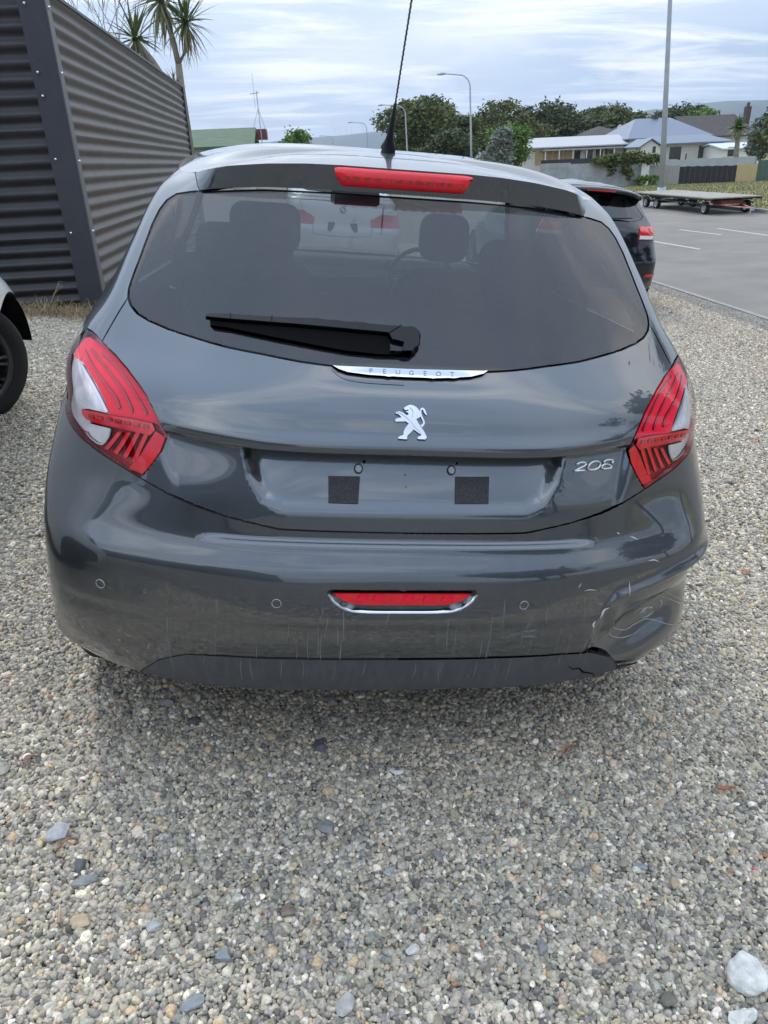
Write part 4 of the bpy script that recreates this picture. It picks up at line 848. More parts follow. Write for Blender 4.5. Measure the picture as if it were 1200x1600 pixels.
for a in [(90, 1306, .080, .056, .04, .15, G1, 'jagged light grey rock, the largest loose one at the left', 1), (1172, 1524, .085, .075, .045, .5, WH, 'big cream white rock at the right edge of the gravel', 2), (1160, 1592, .06, .05, .03, .1, WH, 'pale chalky stone cut by the bottom right corner', 3),
          (126, 1355, .034, .046, .025, .1, G2, 'smooth dark oval pebble below the jagged grey rock', 4), (128, 1381, .052, .026, .02, .3, G3, 'long greenish grey stone lying under the dark oval pebble', 5), (127, 1441, .044, .032, .02, .1, TN, 'flat tan stone with a brown face at lower left', 6),
          (350, 1497, .038, .032, .022, -.5, SL, 'rounded blue grey stone in the lower left gravel', 7), (304, 1570, .046, .036, .022, .6, SL, 'angular slate grey stone near the bottom edge', 8), (5, 1202, .040, .044, .03, 0, sm('buff_rock', (.36, .34, .29)), 'round buff stone cut by the left edge', 9),
          (260, 1100, .046, .036, .03, .2, G3, 'dark square stone in the shade below the bumper on the left', 10), (192, 1096, .040, .026, .02, .2, TN, 'orange brown stone in front of the left bumper corner', 11), (305, 1127, .040, .030, .02, .2, G2, 'dark oval stone in the shade left of centre', 12),
          (521, 1096, .042, .036, .024, .2, G3, 'round grey stone in the deep shade under the bumper', 13), (500, 1166, .036, .036, .024, .1, G2, 'round dark stone in shade left of the middle', 14), (511, 1295, .046, .044, .022, .7, G3, 'broad flat grey stone in the middle of the gravel', 15),
          (450, 1424, .040, .040, .026, .1, sm('brown_rock', (.27, .22, .17)), 'brown and grey rounded stone left of the bottom centre', 16), (645, 1488, .036, .034, .024, .1, WH, 'speckled pale stone near the bottom centre', 17), (541, 1574, .044, .038, .026, .1, sm('pale_grey_rock', (.42, .41, .38)), 'large pale stone at the bottom centre', 18),
          (1052, 1383, .036, .042, .024, .5, TN, 'tan wedge of stone in the right hand gravel', 19), (971, 1350, .030, .030, .02, .2, sm('tan_rock_2', (.31, .27, .21)), 'small tan lump left of the tan wedge', 20), (1000, 1354, .036, .018, .014, -.3, SL, 'thin pale blue sliver of stone beside the small tan lump', 21),
          (1044, 1262, .030, .022, .016, .0, sm('buff_rock_2', (.33, .30, .25)), 'oval buff pebble right of centre', 22), (977, 1273, .028, .028, .02, .3, sm('cream_rock', (.46, .42, .34)), 'squarish cream stone in the right gravel', 23), (848, 1482, .032, .036, .024, .2, G3, 'dark grey rounded pebble low in the right half', 24),
          (1045, 1562, .036, .038, .026, .4, sm('olive_rock', (.17, .165, .13)), 'olive grey stone beside the big cream white rock', 25), (620, 1206, .030, .026, .016, .0, WH, 'small whitish stone at the edge of the car shade', 26), (240, 1447, .036, .026, .018, .4, G1, 'pale grey chip with a flat top in the lower left', 27), (685, 1340, .026, .028, .018, .5, G3, 'egg shaped grey stone right of the middle', 28), (607, 1365, .028, .022, .014, .1, G1, 'light grey oval stone just below the middle', 29)]: rock(*(a[:2]+tuple(q*1.0 for q in a[2:5])+a[5:]))
rock(1179, 1360, .014, .018, .008, .4, mat('pink_plastic', (.75, .04, .13), .4), 'bright pink scrap of plastic at the right edge', 40, 'plastic_scrap')
LEAFM = mat('dead_leaf', (.36, .15, .085), .7, var=.35, vscale=40); LEAF2 = mat('dry_leaf', (.46, .33, .20), .7, var=.3, vscale=40)
def leaf(px, py, l, w, rot, m, label, group=None):
    n = 9; V = []; rr = random.Random(px)
    for i in range(n):
        t = i/(n-1); ww = w*math.sin(math.pi*min(.97, t*.94+.03))**.8/2; z = .006*math.sin(t*5+px)+.004; x = (t-.5)*l; c = .01*math.sin(t*3)
        V += [(x, c-ww, z+.002), (x, c, z-.0015), (x, c+ww, z+.002)]
    F = [(i*3+j, i*3+j+1, i*3+j+4, i*3+j+3) for i in range(n-1) for j in range(2)]
    V2 = [(a, b, c-.0008) for a, b, c in V]; k = len(V); F2 = F+[tuple(k+i for i in f)[::-1] for f in F]
    o = mesh('fallen_leaf', V+V2, F2, m, None, True); p = gpt(px, py, .014); o.location = (p[0], p[1], p[2]+.004); o.rotation_euler = (0, sl_, rot); return tag(o, label, 'leaf', group)
for a in [(891, 1176, .072, .010, .50, LEAFM, 'longest curled pink brown leaf lying right of the car shade'), (1133, 1237, .056, .014, -.05, LEAFM, 'split red brown leaf in the right gravel'), (854, 1084, .034, .010, .35, LEAFM, 'brown leaf just under the cracked valance'), (1022, 1127, .034, .009, 1.1, LEAF2, 'small upright tan leaf below the dented corner'),
          (93, 1441, .010, .042, .2, LEAF2, 'pale husk leaf left of the flat tan stone'), (968, 1170, .046, .006, .55, LEAF2, 'straw coloured blade near the longest brown leaf'), (50, 1190, .046, .010, .9, LEAFM, 'orange leaf beside the round buff stone'), (1168, 897, .05, .02, .1, LEAFM, 'reddish leaf beside the dented side of the car'), (1180, 690, .06, .02, .1, LEAFM, 'faded red leaf at the right edge of the yard'), (105, 1325, .05, .006, .5, LEAFM, 'thin red stalk against the jagged grey rock'), (540, 1090, .02, .004, 1.2, LEAFM, 'tiny red brown shred under the bumper centre')]: leaf(*a)
# fine leaf litter along the kerb
lv, lf = [], []
for k in range(1500):
    x = rng.uniform(3.6, 5.7); y = rng.uniform(3.5, 12.5) if rng.random() < .8 else rng.uniform(2, 12.5); l = rng.uniform(.02, .05); w = rng.uniform(.004, .012); a = rng.uniform(0, 6.28); c, s = math.cos(a), math.sin(a); z = gz(x)+.022; tz = rng.uniform(-.012, .012); b = len(lv)
    for q, r in ((-l, 0), (0, -w), (l, 0), (0, w)): lv.append((x+q*c-r*s, y+q*s+r*c, z-.107*(q*c-r*s)+tz*(q/l)))
    lf.append((b, b+1, b+2, b+3))
tag(mesh('leaf_litter', lv, lf, mat('litter', (.33, .18, .12), .8, var=.5, vscale=3)), 'scattered dry reddish leaves on the gravel by the kerb', 'leaf litter', kind='stuff')
# ---------------------------------------------------------------- corrugated fence on the left
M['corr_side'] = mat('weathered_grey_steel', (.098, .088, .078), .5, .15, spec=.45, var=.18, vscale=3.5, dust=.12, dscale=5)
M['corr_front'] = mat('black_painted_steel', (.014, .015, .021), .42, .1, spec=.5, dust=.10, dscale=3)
M['post'] = mat('charcoal_flashing', (.026, .029, .040), .4, .1, spec=.5, dust=.08, dscale=6)
M['flash'] = mat('grey_flashing', (.13, .13, .135), .45, .3, dust=.1)
fence = empty('corrugated_fence', (-1.85, 7.35, gz(-1.85))); tag(fence, 'tall corrugated steel fence in dark grey sheets left of the car', 'fence')
def corr(name, m, p0, dirv, L_, z0, z1, nw, amp, nrmv):
    """sheet with corrugations running along dirv, waves stacked in z"""
    k = nw*10+1; V = []; dv = np.array(dirv, float); nv = np.array(nrmv, float); nx = 10
    for i in range(nx+1):
        for j in range(k):
            t = j/(k-1); ph = t*nw*2*math.pi; a = amp*math.cos(ph); p = np.array(p0)+dv*L_*i/nx+nv*(a+.003*math.sin(i*1.7)); V.append((p[0]-fence.location[0], p[1]-fence.location[1], z0+(z1-z0)*t-fence.location[2]))
    F = [(i*k+j, (i+1)*k+j, (i+1)*k+j+1, i*k+j+1) for i in range(nx) for j in range(k-1)]; return mesh(name, V, F, m, fence, True)
sx, sy = -1.865, 7.40
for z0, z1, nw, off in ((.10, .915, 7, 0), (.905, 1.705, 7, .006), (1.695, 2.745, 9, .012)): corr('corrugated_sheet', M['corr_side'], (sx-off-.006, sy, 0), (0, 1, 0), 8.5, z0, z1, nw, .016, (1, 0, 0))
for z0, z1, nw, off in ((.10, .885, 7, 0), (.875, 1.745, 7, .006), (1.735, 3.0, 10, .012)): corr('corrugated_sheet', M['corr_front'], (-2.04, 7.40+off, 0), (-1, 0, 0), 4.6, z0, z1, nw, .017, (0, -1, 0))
L0 = np.array(fence.location)
MB().box(np.array((-1.955, 7.39, 1.62))-L0, (.21, .09, 2.9)).build('corner_post', M['post'], fence)
MB().box(np.array((-1.846, 7.41, 1.60))-L0, (.010, .12, 2.84)).build('corner_flashing', M['flash'], fence)
MB().box(np.array((-1.90, 11.7, 2.757))-L0, (.10, 8.6, .025)).build('top_rail', M['post'], fence); MB().box(np.array((-1.90, 15.95, 1.45))-L0, (.09, .06, 2.6)).build('end_post', M['post'], fence)
MB().box(np.array((-4.3, 7.46, 3.01))-L0, (4.7, .06, .03)).build('top_rail', M['post'], fence)
scm = None
for px, py in [(38, 5), (59, 113), (67, 150), (87, 249), (111, 364)]:
    p = at(px, py, 7.335)-L0
    if scm is None: o = MB().lathe([(.001, -.012), (.009, -.010), (.013, -.003), (.013, .010)], (0, 0, 0), 'y', 10).build('screw', M['chrome'], fence, True); scm = o
    else: o = scm.copy(); COL.objects.link(o); o.parent = fence
    o.location = p
for py in (12, 115, 252, 361):
    px = 69+.193*py; p = at(px, py, 7.41); o = scm.copy(); COL.objects.link(o); o.parent = fence; o.location = (-1.835-L0[0], 7.40-L0[1], p[2]-L0[2]); o.rotation_euler = (0, 0, math.pi/2)
# --- dry grass and weed stems at the foot of the fence
DG = mat('dry_grass', (.40, .31, .18), .9, spec=.1, var=.4, vscale=20); gvv, gff = [], []
def blade(x, y, z, h, a, lean, w=.004, n=5):
    b = len(gvv); c, s = math.cos(a), math.sin(a)
    for i in range(n+1):
        t = i/n; r = lean*t**1.6*h; zz = z+h*(t-.35*lean*t*t); ww = w*(1-t*.85); gvv.append((x+c*r-s*ww, y+s*r+c*ww, zz)); gvv.append((x+c*r+s*ww, y+s*r-c*ww, zz))
    for i in range(n): gff.append((b+2*i, b+2*i+1, b+2*i+3, b+2*i+2))
for k in range(1500):
    x = rng.uniform(-2.9, -1.45) if rng.random() < .8 else rng.uniform(-1.9, -1.3); y = 7.30-abs(rng.normal(0, .16)) if x < -1.6 else rng.uniform(6.9, 8.5); blade(x, y, max(gz(x), .0)+.005, rng.uniform(.05, .22), rng.uniform(0, 6.28), rng.uniform(.5, 2.2), .003)
tag(mesh('dry_grass', gvv, gff, DG), 'tangle of dry straw grass along the foot of the black fence', 'grass', kind='stuff')
gvv, gff = [], []
b0 = at(58, 516, 7.1); t0 = at(92, 440, 7.1)
st = MB().tube(list(map(np.array, [b0, b0*.6+t0*.4+(.01, 0, 0), b0*.2+t0*.8+(.01, 0, 0), t0, t0+(.03, 0, .0)])), [.003, .0026, .002, .0015, .001], 5)
for k in range(7): p = b0+(t0-b0)*(.72+.04*k); st.tube([p, p+np.array((.04, 0, .03-.01*k))], [.0015, .001], 4)
b1 = at(70, 520, 7.0); b2 = at(42, 506, 7.0); b3 = at(105, 536, 6.9); st.tube([b2, at(48, 512, 7.), b1], .003, 4); st.tube([at(40, 520, 7.), b2, at(75, 508, 7.), b3], .003, 4)
o = st.build('weed_stem', DG); tag(o, 'single tall dry seed stem standing against the black fence', 'weed')
# ---------------------------------------------------------------- other vehicles, from the same kind of shell
GREG = dict(arch=ARCH, arch2=ARCH2, rear_window=[(0, 1.03), (.45, 1.035), (.66, 1.06), (.73, 1.10), (.66, 1.24), (.60, 1.315), (0, 1.325)],
            lamp=[(.50, .835), (.52, .975), (.86, 1.0), (.99, .98), (1.0, .90), (.96, .84)],
            tailgate=[(0, 1.03), (.45, 1.035), (.66, 1.06), (.73, 1.10), (.78, 1.09), (.80, .99), (.52, .975), (.50, .835), (.50, .66), (0, .64)],
            bumper=[(0, .64), (.50, .66), (.50, .835), (.96, .84), (1.0, .9), (1.05, .74), (1.09, .60), (1.2, .5), (1.2, .2), (0, .2)], win1=WIN1, win2=WIN2, shield=SHIELD)
BOT2 = [(0, .27), (.6, .262), (1.0, .255)]
def build_car(name, label, F, M_, paint, loc, group=None, lowm=None, rot=None, steer=0.0, spokes=10, glassm=None, reg=GREG):
    root = empty(name); tag(root, label, 'car', group); mt = Matrix.Translation(Vector(loc))@Matrix.Rotation(sl_, 4, 'Y')@Matrix.Rotation(rot or 0, 4, 'Z'); root.matrix_world = mt
    s_ = Shell(reg, step=.035, side=.08, bottom=BOT2)
    s_.panel('body', 'body', F, paint, root, gap=.003); s_.panel('tailgate', 'tailgate', F, paint, root, gap=.003); s_.panel('rear_bumper', 'bumper', F, paint, root, gap=.003)
    gm = glassm or M['glass_dark']
    s_.panel('rear_window', 'rear_window', F, gm, root, gap=.004, off=-.002, flange=.01)
    for sd in (-1, 1):
        for w in ('win1', 'win2'): s_.panel('side_window', w, F, gm, root, gap=.004, side=sd)
    s_.panel('windscreen', 'shield', F, gm, root, gap=.004)
    V = []; T = [0, .03, .08, .15, .25, .4, .6, .8, 1]; Uq = np.concatenate([np.arange(0, 1.2, .06), np.arange(1.2, 4.9, .12), [4.9]]); Uq = np.concatenate([-Uq[:0:-1], Uq])
    for u in Uq:
        P = F(u, ztop(u))[0]; yq = np.clip(P[1], .95, 1.75)
        for t in T: xy = P[:2]*(1-t)+np.array([0, yq])*t; V.append((xy[0], xy[1], P[2]+(zc(yq)-P[2]+.0)*(1-(1-t)**2)))
    k = len(T); mesh('roof', V, [(i*k+j, (i+1)*k+j, (i+1)*k+j+1, i*k+j+1) for i in range(len(Uq)-1) for j in range(k-1)], paint, root, True)
    us = np.linspace(-1.15, 1.15, 30); zs = np.linspace(.27, .95, 8); VV = []
    for u in us: P = F(np.full(8, u), zs); VV += list(P-nrm(F, np.full(8, u), zs)*.06)
    mesh('inner_panel', VV, [(i*8+j, (i+1)*8+j, (i+1)*8+j+1, i*8+j+1) for i in range(29) for j in range(7)], M['dark_void'], root, True)
    mesh('underbody', [(-.74, .2, .27), (.74, .2, .27), (.74, 3.6, .24), (-.74, 3.6, .24)], [(0, 1, 2, 3)], M['dark_void'], root)
    for sx_ in (-1, 1):
        for y in (.66, 3.28):
            w = wheel(root, (sx_*(.765 if not steer else .560), y, .31), face=sx_, spokes=spokes, rot=(0, 0, -steer) if y > 2 else None); mesh('wheel_liner', [(sx_*.70+h_, y+.335*math.cos(a), .31+.335*math.sin(a)) for a in np.linspace(.15, 2.99, 16) for h_ in (-.14, .10)], [(2*i, 2*i+1, 2*i+3, 2*i+2) for i in range(15)], M['dark_void'], root, True)
    for x in (-.34, .34): cushion('front_seat', (x, 1.95, .95), (.46, .15, .70), root, M['seat'], -.2)
    cushion('rear_seat', (0, .98, .82), (1.2, .14, .5), root, M['seat'], -.25)
    return root, s_
M['glass_dark'] = glass('privacy_glass', (.10, .11, .12), 1.8); M['red_far'] = mat('tail_lamp_red', (.62, .012, .012), .25, 0, .8, .05, var=.35, vscale=9); M['white_far'] = mat('tail_lamp_white', (.70, .68, .66), .25, 0, .8)
def F_s(u, z): return S(u, z)
# black hatchback beside the road
bx, by = 3.55, 9.0
bk, bs = build_car('black_hatchback', 'black hatchback with roof spoiler parked beyond the grey car, near the kerb', F_s, M, M['black_paint'], (bx, by, gz(bx)))
sv = []; xs_ = np.linspace(-.60, .60, 25)
for x in xs_:
    q = (x/.6)**4; h = -.045*(x/.6)**2-.02*q; sv += [(x, .66+.10*q, 1.408+h), (x, .50+.10*q, 1.398+h), (x, .385+.16*q, 1.380+h), (x, .372+.17*q, 1.345+h), (x, .47+.14*q, 1.325+h), (x, .60+.1*q, 1.32+h)]
mesh('roof_spoiler', sv, [(i*6+j, (i+1)*6+j, (i+1)*6+(j+1) % 6, i*6+(j+1) % 6) for i in range(24) for j in range(6)]+[tuple(range(6))[::-1], tuple(144+j for j in range(6))], M['black_paint'], bk, True)
for sg in (-1, 1):
    f = lambda pts: [(sg*a, b) for a, b in pts]
    lp = bs.panel('tail_lamp', 'lamp', S, M['red_far'], bk, gap=.003, side=sg, off=.004)
    patch('lamp_white', S, f([(.515, .845), (.52, .883), (.98, .888), (.955, .848)]), .003, .006, M['white_far'], lp, step=.03)
    for cx_ in (.60, .80): patch('lamp_roundel', S, [(sg*(cx_+.075*math.cos(a)), .945+.038*math.sin(a)) for a in np.linspace(0, 2*math.pi, 17)[:-1]], .003, .006, M['red'], lp, step=.03)
    patch('bumper_reflector', S, f([(.62, .415), (.98, .42), (.98, .45), (.64, .448)]), .0, .006, M['red_far'], bk, step=.03)
MB().tube([S(-.02, 1.045)[0]+[0, -.03, 0], S(.42, 1.055)[0]+[0, -.03, .02]], [.014, .007], 6).build('rear_wiper', M['black'], bk)
MB().box((0, .372, 1.352), (.36, .012, .014)).build('brake_light', M['red_far'], bk)
# white saloon seen through the grey car's windows
def F_sed(u, z):
    P = S(u, z); r = 1-sstep(.9, 1.9, np.abs(np.atleast_1d(u))); zz = np.atleast_1d(z); P[:, 1] += .46*sstep(.985, 1.03, zz)*r; P[:, 0] *= 1.0; return P
wreg = dict(GREG); wreg['lamp'] = [(.42, .66), (.40, .75), (.60, .83), (.98, .82), (1.04, .74), (.98, .66)]; wreg['tailgate'] = [(0, .97), (.45, .972), (.66, .955), (.60, .83), (.40, .75), (.42, .66), (.42, .54), (0, .52)]; wreg['rear_window'] = [(0, 1.06), (.55, 1.07), (.72, 1.10), (.66, 1.24), (.60, 1.315), (0, 1.325)]
wreg['bumper'] = [(0, .52), (.42, .54), (.42, .66), (.98, .66), (1.05, .64), (1.09, .60), (1.2, .5), (1.2, .2), (0, .2)]
wc, wsx = build_car('white_saloon', 'white saloon parked ahead, visible through the windows of the grey car', F_sed, M, M['white_paint'], (.57, 11.0, gz(.57)), reg=wreg)
for sg in (-1, 1):
    wsx.panel('tail_lamp', 'lamp', F_sed, M['red_far'], wc, gap=.003, side=sg, off=.004)
    patch('plate_bracket', F_sed, [(sg*.10, .70), (sg*.20, .70), (sg*.21, .60), (sg*.17, .58), (sg*.13, .62)], 0, .008, M['black'], wc, step=.03)
rd = [(.042*math.cos(a), .86+.042*math.sin(a)) for a in np.linspace(0, 2*math.pi, 25)[:-1]]
ro = patch('badge', F_sed, rd, 0, .006, M['black'], wc, step=.02); M['blue'] = mat('badge_blue', (.05, .22, .55), .3)
for k in range(4):
    a0 = k*math.pi/2; q = [(0, .86)]+[(.028*math.cos(a0+t), .86+.028*math.sin(a0+t)) for t in np.linspace(0, math.pi/2, 6)]; patch('badge_quarter', F_sed, q, .006, .002, M['white_paint'] if k % 2 else M['blue'], ro, step=.02)
# white car at the left edge, front wheel turned out
wl, _w = build_car('white_hatchback', 'white car with a black multi spoke wheel turned outwards, cut by the left edge', F_s, M, M['white_paint'], (-2.535, .53, gz(-2.3)-.02), steer=math.radians(40), spokes=10); wl.scale = (1.12, 1.12, 1.12)
# ---------------------------------------------------------------- trailer across the road
RUST = mat('rusty_paint', (.22, .05, .045), .7, var=.5, vscale=6); DK = mat('dark_frame', (.028, .028, .03), .6, .3, var=.3, vscale=4); DECK = mat('weathered_deck', (.29, .275, .235), .85, var=.25, vscale=3)
tr = empty('flat_trailer', (14.43, 24.9, ZR)); tag(tr, 'long flat deck trailer with spoked frame and rusty drawbar across the road', 'trailer')
tr.scale = (.76, .78, .74)
for k in range(11): MB().box((.02*math.sin(k*3), .36+k*.70, .70+.004*math.sin(k*7)), (2.35, .68, .05)).build('deck_panel', DECK, tr)
mb = MB()
for x in (-1.12, 1.12):
    mb.box((x, 3.85, .64), (.06, 7.8, .07)); mb.box((x*.93, 3.85, .44), (.05, 7.0, .05))
    for k in range(14): a = .5+k*.5; mb.tube([(x*.95, a, .61), (x*.93, a+.25, .45)], .016, 5); mb.tube([(x*.93, a+.25, .45), (x*.95, a+.5, .61)], .016, 5)
for k in range(6): mb.box((0, .6+k*1.35, .60), (2.2, .06, .06))
mb.build('frame', DK, tr); MB().box((0, .7, .50), (1.0, .9, .16)).build('turntable', RUST, tr); MB().box((0, 6.6, .5), (1.2, .7, .12)).build('turntable', RUST, tr)
for y in (.75, 5.4, 6.6): MB().box((0, y, .30), (1.9, .08, .08)).build('axle_beam', DK, tr)
for y in (.75, 5.4, 6.6):
    for x in (-.95, .95): wheel(tr, (x, y, .27), R=.27, w=.17, face=1 if x > 0 else -1, rimm=M['steel'], spokes=0)
MB().tube([(-.62, .7, .40), (0, -1.25, .32)], .035, 6).tube([(.62, .7, .40), (0, -1.25, .32)], .035, 6).build('drawbar', mat('faded_red_bar', (.36, .17, .16), .6, var=.5, vscale=7), tr)
MB().box((0, -1.32, .30), (.10, .16, .14)).tube([(0, -1.2, .3), (0, -1.2, .12)], .03, 6).build('hitch', M['steel'], tr)
# ---------------------------------------------------------------- street lamps
def lamp_post(px, py, y, h, arm, label, r=.09, zb=None):
    p = at(px, py, y); z0 = zb if zb is not None else (zg(p[0], y) if p[0] > 15 else zroad(y)); e = empty('street_lamp', (p[0], y, z0)); tag(e, label, 'street lamp', 'street lamps along the road')
    e.rotation_euler = (0, -.075 if y < 40 else -.03, 0)      # the posts stand slightly out of plumb
    MB().tube([(0, 0, 0), (0, 0, .5)], r*1.5, 10).build('base', M['steel'], e, True)
    pts = [(0, 0, .5), (0, 0, h*.5), (0, 0, h-1.1)]+[(-arm*.42*(1-math.cos(a)), 0, h-1.1+1.0*math.sin(a)) for a in np.linspace(.2, math.pi/2, 6)]+[(-arm, 0, h+.08)]
    MB().tube(pts, [r, r*.8, r*.62]+[r*.5]*6+[r*.42], 10).build('pole', M['steel'], e, True)
    MB().tube([(-arm+.12, 0, h+.07), (-arm-.25, 0, h+.08), (-arm-.62, 0, h+.05)], [.07, .12, .06], 8).build('lamp_head', M['steel'], e, True)
lamp_post(1036, 285, 35, 9.6, 1.6, 'nearest tall galvanised street lamp behind the trailer', .13)
lamp_post(738, 200, 74, 9.0, 2.3, 'curved arm street lamp standing before the dark trees', .11, -1.0)
lamp_post(637, 215, 108, 9.0, 2.9, 'street lamp beside the car aerial, in front of the round tree', .12, -1.2)
lamp_post(575.5, 215, 145, 8.8, 2.6, 'small far street lamp left of the aerial', .13, -1.3)
lamp_post(522, 225, 200, 8.6, 2.6, 'farthest tiny street lamp just above the car roof', .16, -1.4)
# ---------------------------------------------------------------- fences across the road
FY = 62.0
def fx(px, y=FY): return at(px, 240, y)[0]
def fz(px, py, y=FY): return at(px, py, y)[2]
GAL = mat('galvanised_sheet', (.36, .385, .40), .55, .35, var=.28, vscale=1.2); WTH = mat('weathered_boards', (.31, .30, .27), .9, var=.25, vscale=4, stretch=(6, 6, .5)); BLK = mat('black_stained_boards', (.022, .022, .024), .7, var=.2, vscale=4); YEL = mat('new_pine_boards', (.47, .37, .19), .8, var=.2, vscale=5, stretch=(6, 6, .5)); GRN = mat('green_boards', (.06, .115, .085), .7, var=.2, vscale=4); WHT = mat('white_trim', (.72, .72, .70), .6, var=.08, vscale=3)
def board_fence(name, label, pa, pb, ta, tb, m, cat='fence', corr_=False, y=FY, hgt=1.75, gap=.012):
    x0, x1 = fx(pa, y), fx(pb, y); z0, z1 = fz(pa, ta, y), fz(pb, tb, y); e = empty(name, (x0, y, z0-hgt)); tag(e, label, cat)
    if corr_:
        n = int((x1-x0)/.80)+1
        for s_ in range(n):
            a, b = x0+s_*.80, min(x1, x0+(s_+1)*.80); V = []; k = 19; zt = z0+(z1-z0)*(a-x0)/(x1-x0)+.03*((s_*7) % 3-1)
            for i in range(k): xx = a+(b-a)*i/(k-1); V += [(xx-x0, -.02*math.cos(i*math.pi/1.5), 0-.4), (xx-x0, -.02*math.cos(i*math.pi/1.5), zt-(z0-hgt))]
            mesh('corrugated_panel', V, [(2*i, 2*i+2, 2*i+3, 2*i+1) for i in range(k-1)], m, e, True)
    else:
        n = int((x1-x0)/.150); mb = MB()
        for s_ in range(n):
            t = (s_+.5)/n; zt = z0+(z1-z0)*t+.02*math.sin(s_*5.1); hh = zt-(z0-hgt)+.35; mb.box(((x1-x0)*t, .004*(s_ % 3), hh/2-.35), ((x1-x0)/n-gap, .02, hh))
        tag(mb.build('palings', m, e), kind='stuff')
    MB().box(((x1-x0)/2, .06, hgt*.75), ((x1-x0), .05, .08)).box(((x1-x0)/2, .06, hgt*.2), ((x1-x0), .05, .08)).build('rail', WTH, e)
    return e
board_fence('corrugated_fence', 'patchy pale grey corrugated fence in front of the long white roofed building', 846, 1003, 255.3, 256.6, GAL, corr_=True)
MB_ = MB().box((0, 0, 0), (.30, .2, 1.9)); o = MB_.build('gate_post', WHT); o.location = (fx(1006), FY-.1, fz(1006, 270)); tag(o, 'white painted gate post at the end of the pale corrugated fence', 'post')
board_fence('paling_fence', 'weathered grey board fence behind the nearest street lamp', 1017, 1065, 258, 258.5, WTH)
board_fence('paling_fence', 'black stained section of board fence above the trailer', 1065, 1155, 260, 258.2, BLK, hgt=1.5)
board_fence('paling_fence', 'short new yellow pine section of fence at the right', 1155, 1187, 257, 256, YEL, hgt=1.5)
board_fence('paling_fence', 'dark green board fence at the right edge', 1187, 1260, 250, 249, GRN, hgt=1.7)
board_fence('corrugated_fence', 'higher pale corrugated wall behind the black stained fence', 1018, 1184, 251, 244, mat('pale_corrugated', (.42, .44, .45), .6, .2, var=.12, vscale=1), corr_=True, y=68, hgt=2.4)
# ---------------------------------------------------------------- houses
def house(name, label, p0, p1, y0, dep, eave, ridge, base, wallm, roofm, ov=.5, hip=0., axis='x', wins=(), doors=(), extra=None, wcol=None):
    x0, x1 = fx(p0, y0), fx(p1, y0); e = empty(name, ((x0+x1)/2, y0+dep/2, base)); tag(e, label, 'house'); W = (x1-x0)/2; D = dep/2; H = eave-base; R = ridge-base
    if axis == 'x':
        V = [(-W, -D, 0), (W, -D, 0), (W, D, 0), (-W, D, 0), (-W, -D, H), (W, -D, H), (W, D, H), (-W, D, H)]; F = [(0, 1, 5, 4), (1, 2, 6, 5), (2, 3, 7, 6), (3, 0, 4, 7)]
        if not hip: V += [(-W, 0, R-.1), (W, 0, R-.1)]; F += [(4, 7, 8), (5, 9, 6)]
        mesh('wall', V, F, wallm, e); r0 = W-hip
        A = [(-W-ov, -D-ov, H-.05), (W+ov, -D-ov, H-.05), (W+ov, D+ov, H-.05), (-W-ov, D+ov, H-.05), (-r0-(0 if hip else ov), 0, R), (r0+(0 if hip else ov), 0, R)]
        FF = [(0, 1, 5, 4), (2, 3, 4, 5), (3, 0, 4), (1, 2, 5)] if hip else [(0, 1, 5, 4), (2, 3, 4, 5)]
    else:
        V = [(-W, -D, 0), (W, -D, 0), (W, D, 0), (-W, D, 0), (-W, -D, H), (W, -D, H), (W, D, H), (-W, D, H), (0, -D, R-.1), (0, D, R-.1)]; mesh('wall', V, [(0, 1, 5, 4), (1, 2, 6, 5), (2, 3, 7, 6), (3, 0, 4, 7), (4, 5, 8), (6, 7, 9)], wallm, e)
        A = [(-W-ov, -D-ov, H-.05), (W+ov, -D-ov, H-.05), (W+ov, D+ov, H-.05), (-W-ov, D+ov, H-.05), (0, -D-ov, R), (0, D+ov, R)]; FF = [(0, 4, 5, 3), (1, 2, 5, 4)]
    n = len(A); A2 = [(a, b, c+.16) for a, b, c in A]; FB = [tuple(i+n for i in f) for f in FF]
    ed = {}
    for f in FF:
        for a, b in zip(f, f[1:]+f[:1]): ed[(a, b)] = 1
    FS = [(a, b, b+n, a+n) for a, b in ed if (b, a) not in ed]
    mesh('roof', A+A2, [f[::-1] for f in FF]+FB+FS, roofm, e)
    for (a, b, zl_, zh) in wins:
        xa, xb = fx(a, y0)-(x0+x1)/2, fx(b, y0)-(x0+x1)/2; f = MB(); f.box(((xa+xb)/2, -D-.03, (zl_+zh)/2), (xb-xa+.14, .08, zh-zl_+.14)).build('window', WHT, e); w = e.children[-1]
        k = max(1, int((xb-xa)/1.1))
        for q in range(k): MB().box((xa+(xb-xa)*(q+.5)/k, -D-.085, (zl_+zh)/2), ((xb-xa)/k-.08, .03, zh-zl_)).build('pane', M['pane'], w)
    return e, (x0+x1)/2, D
M['pane'] = mat('window_pane', (.03, .035, .04), .08, spec=.8); CRM = mat('cream_weatherboard', (.60, .59, .54), .75, var=.06, vscale=2); WRF = mat('pale_roof', (.38, .39, .41), .5, .1, var=.06, vscale=1, stretch=(8, .5, 1)); BRF = mat('blue_grey_roof', (.135, .17, .235), .5, .1, var=.08, vscale=1, stretch=(8, .5, 1)); DRF = mat('dark_tile_roof', (.050, .043, .040), .85, var=.3, vscale=3)
PLY = mat('plywood', (.46, .31, .18), .8, var=.15, vscale=2); CHM = mat('brick_chimney', (.09, .06, .05), .9)
yA = 128
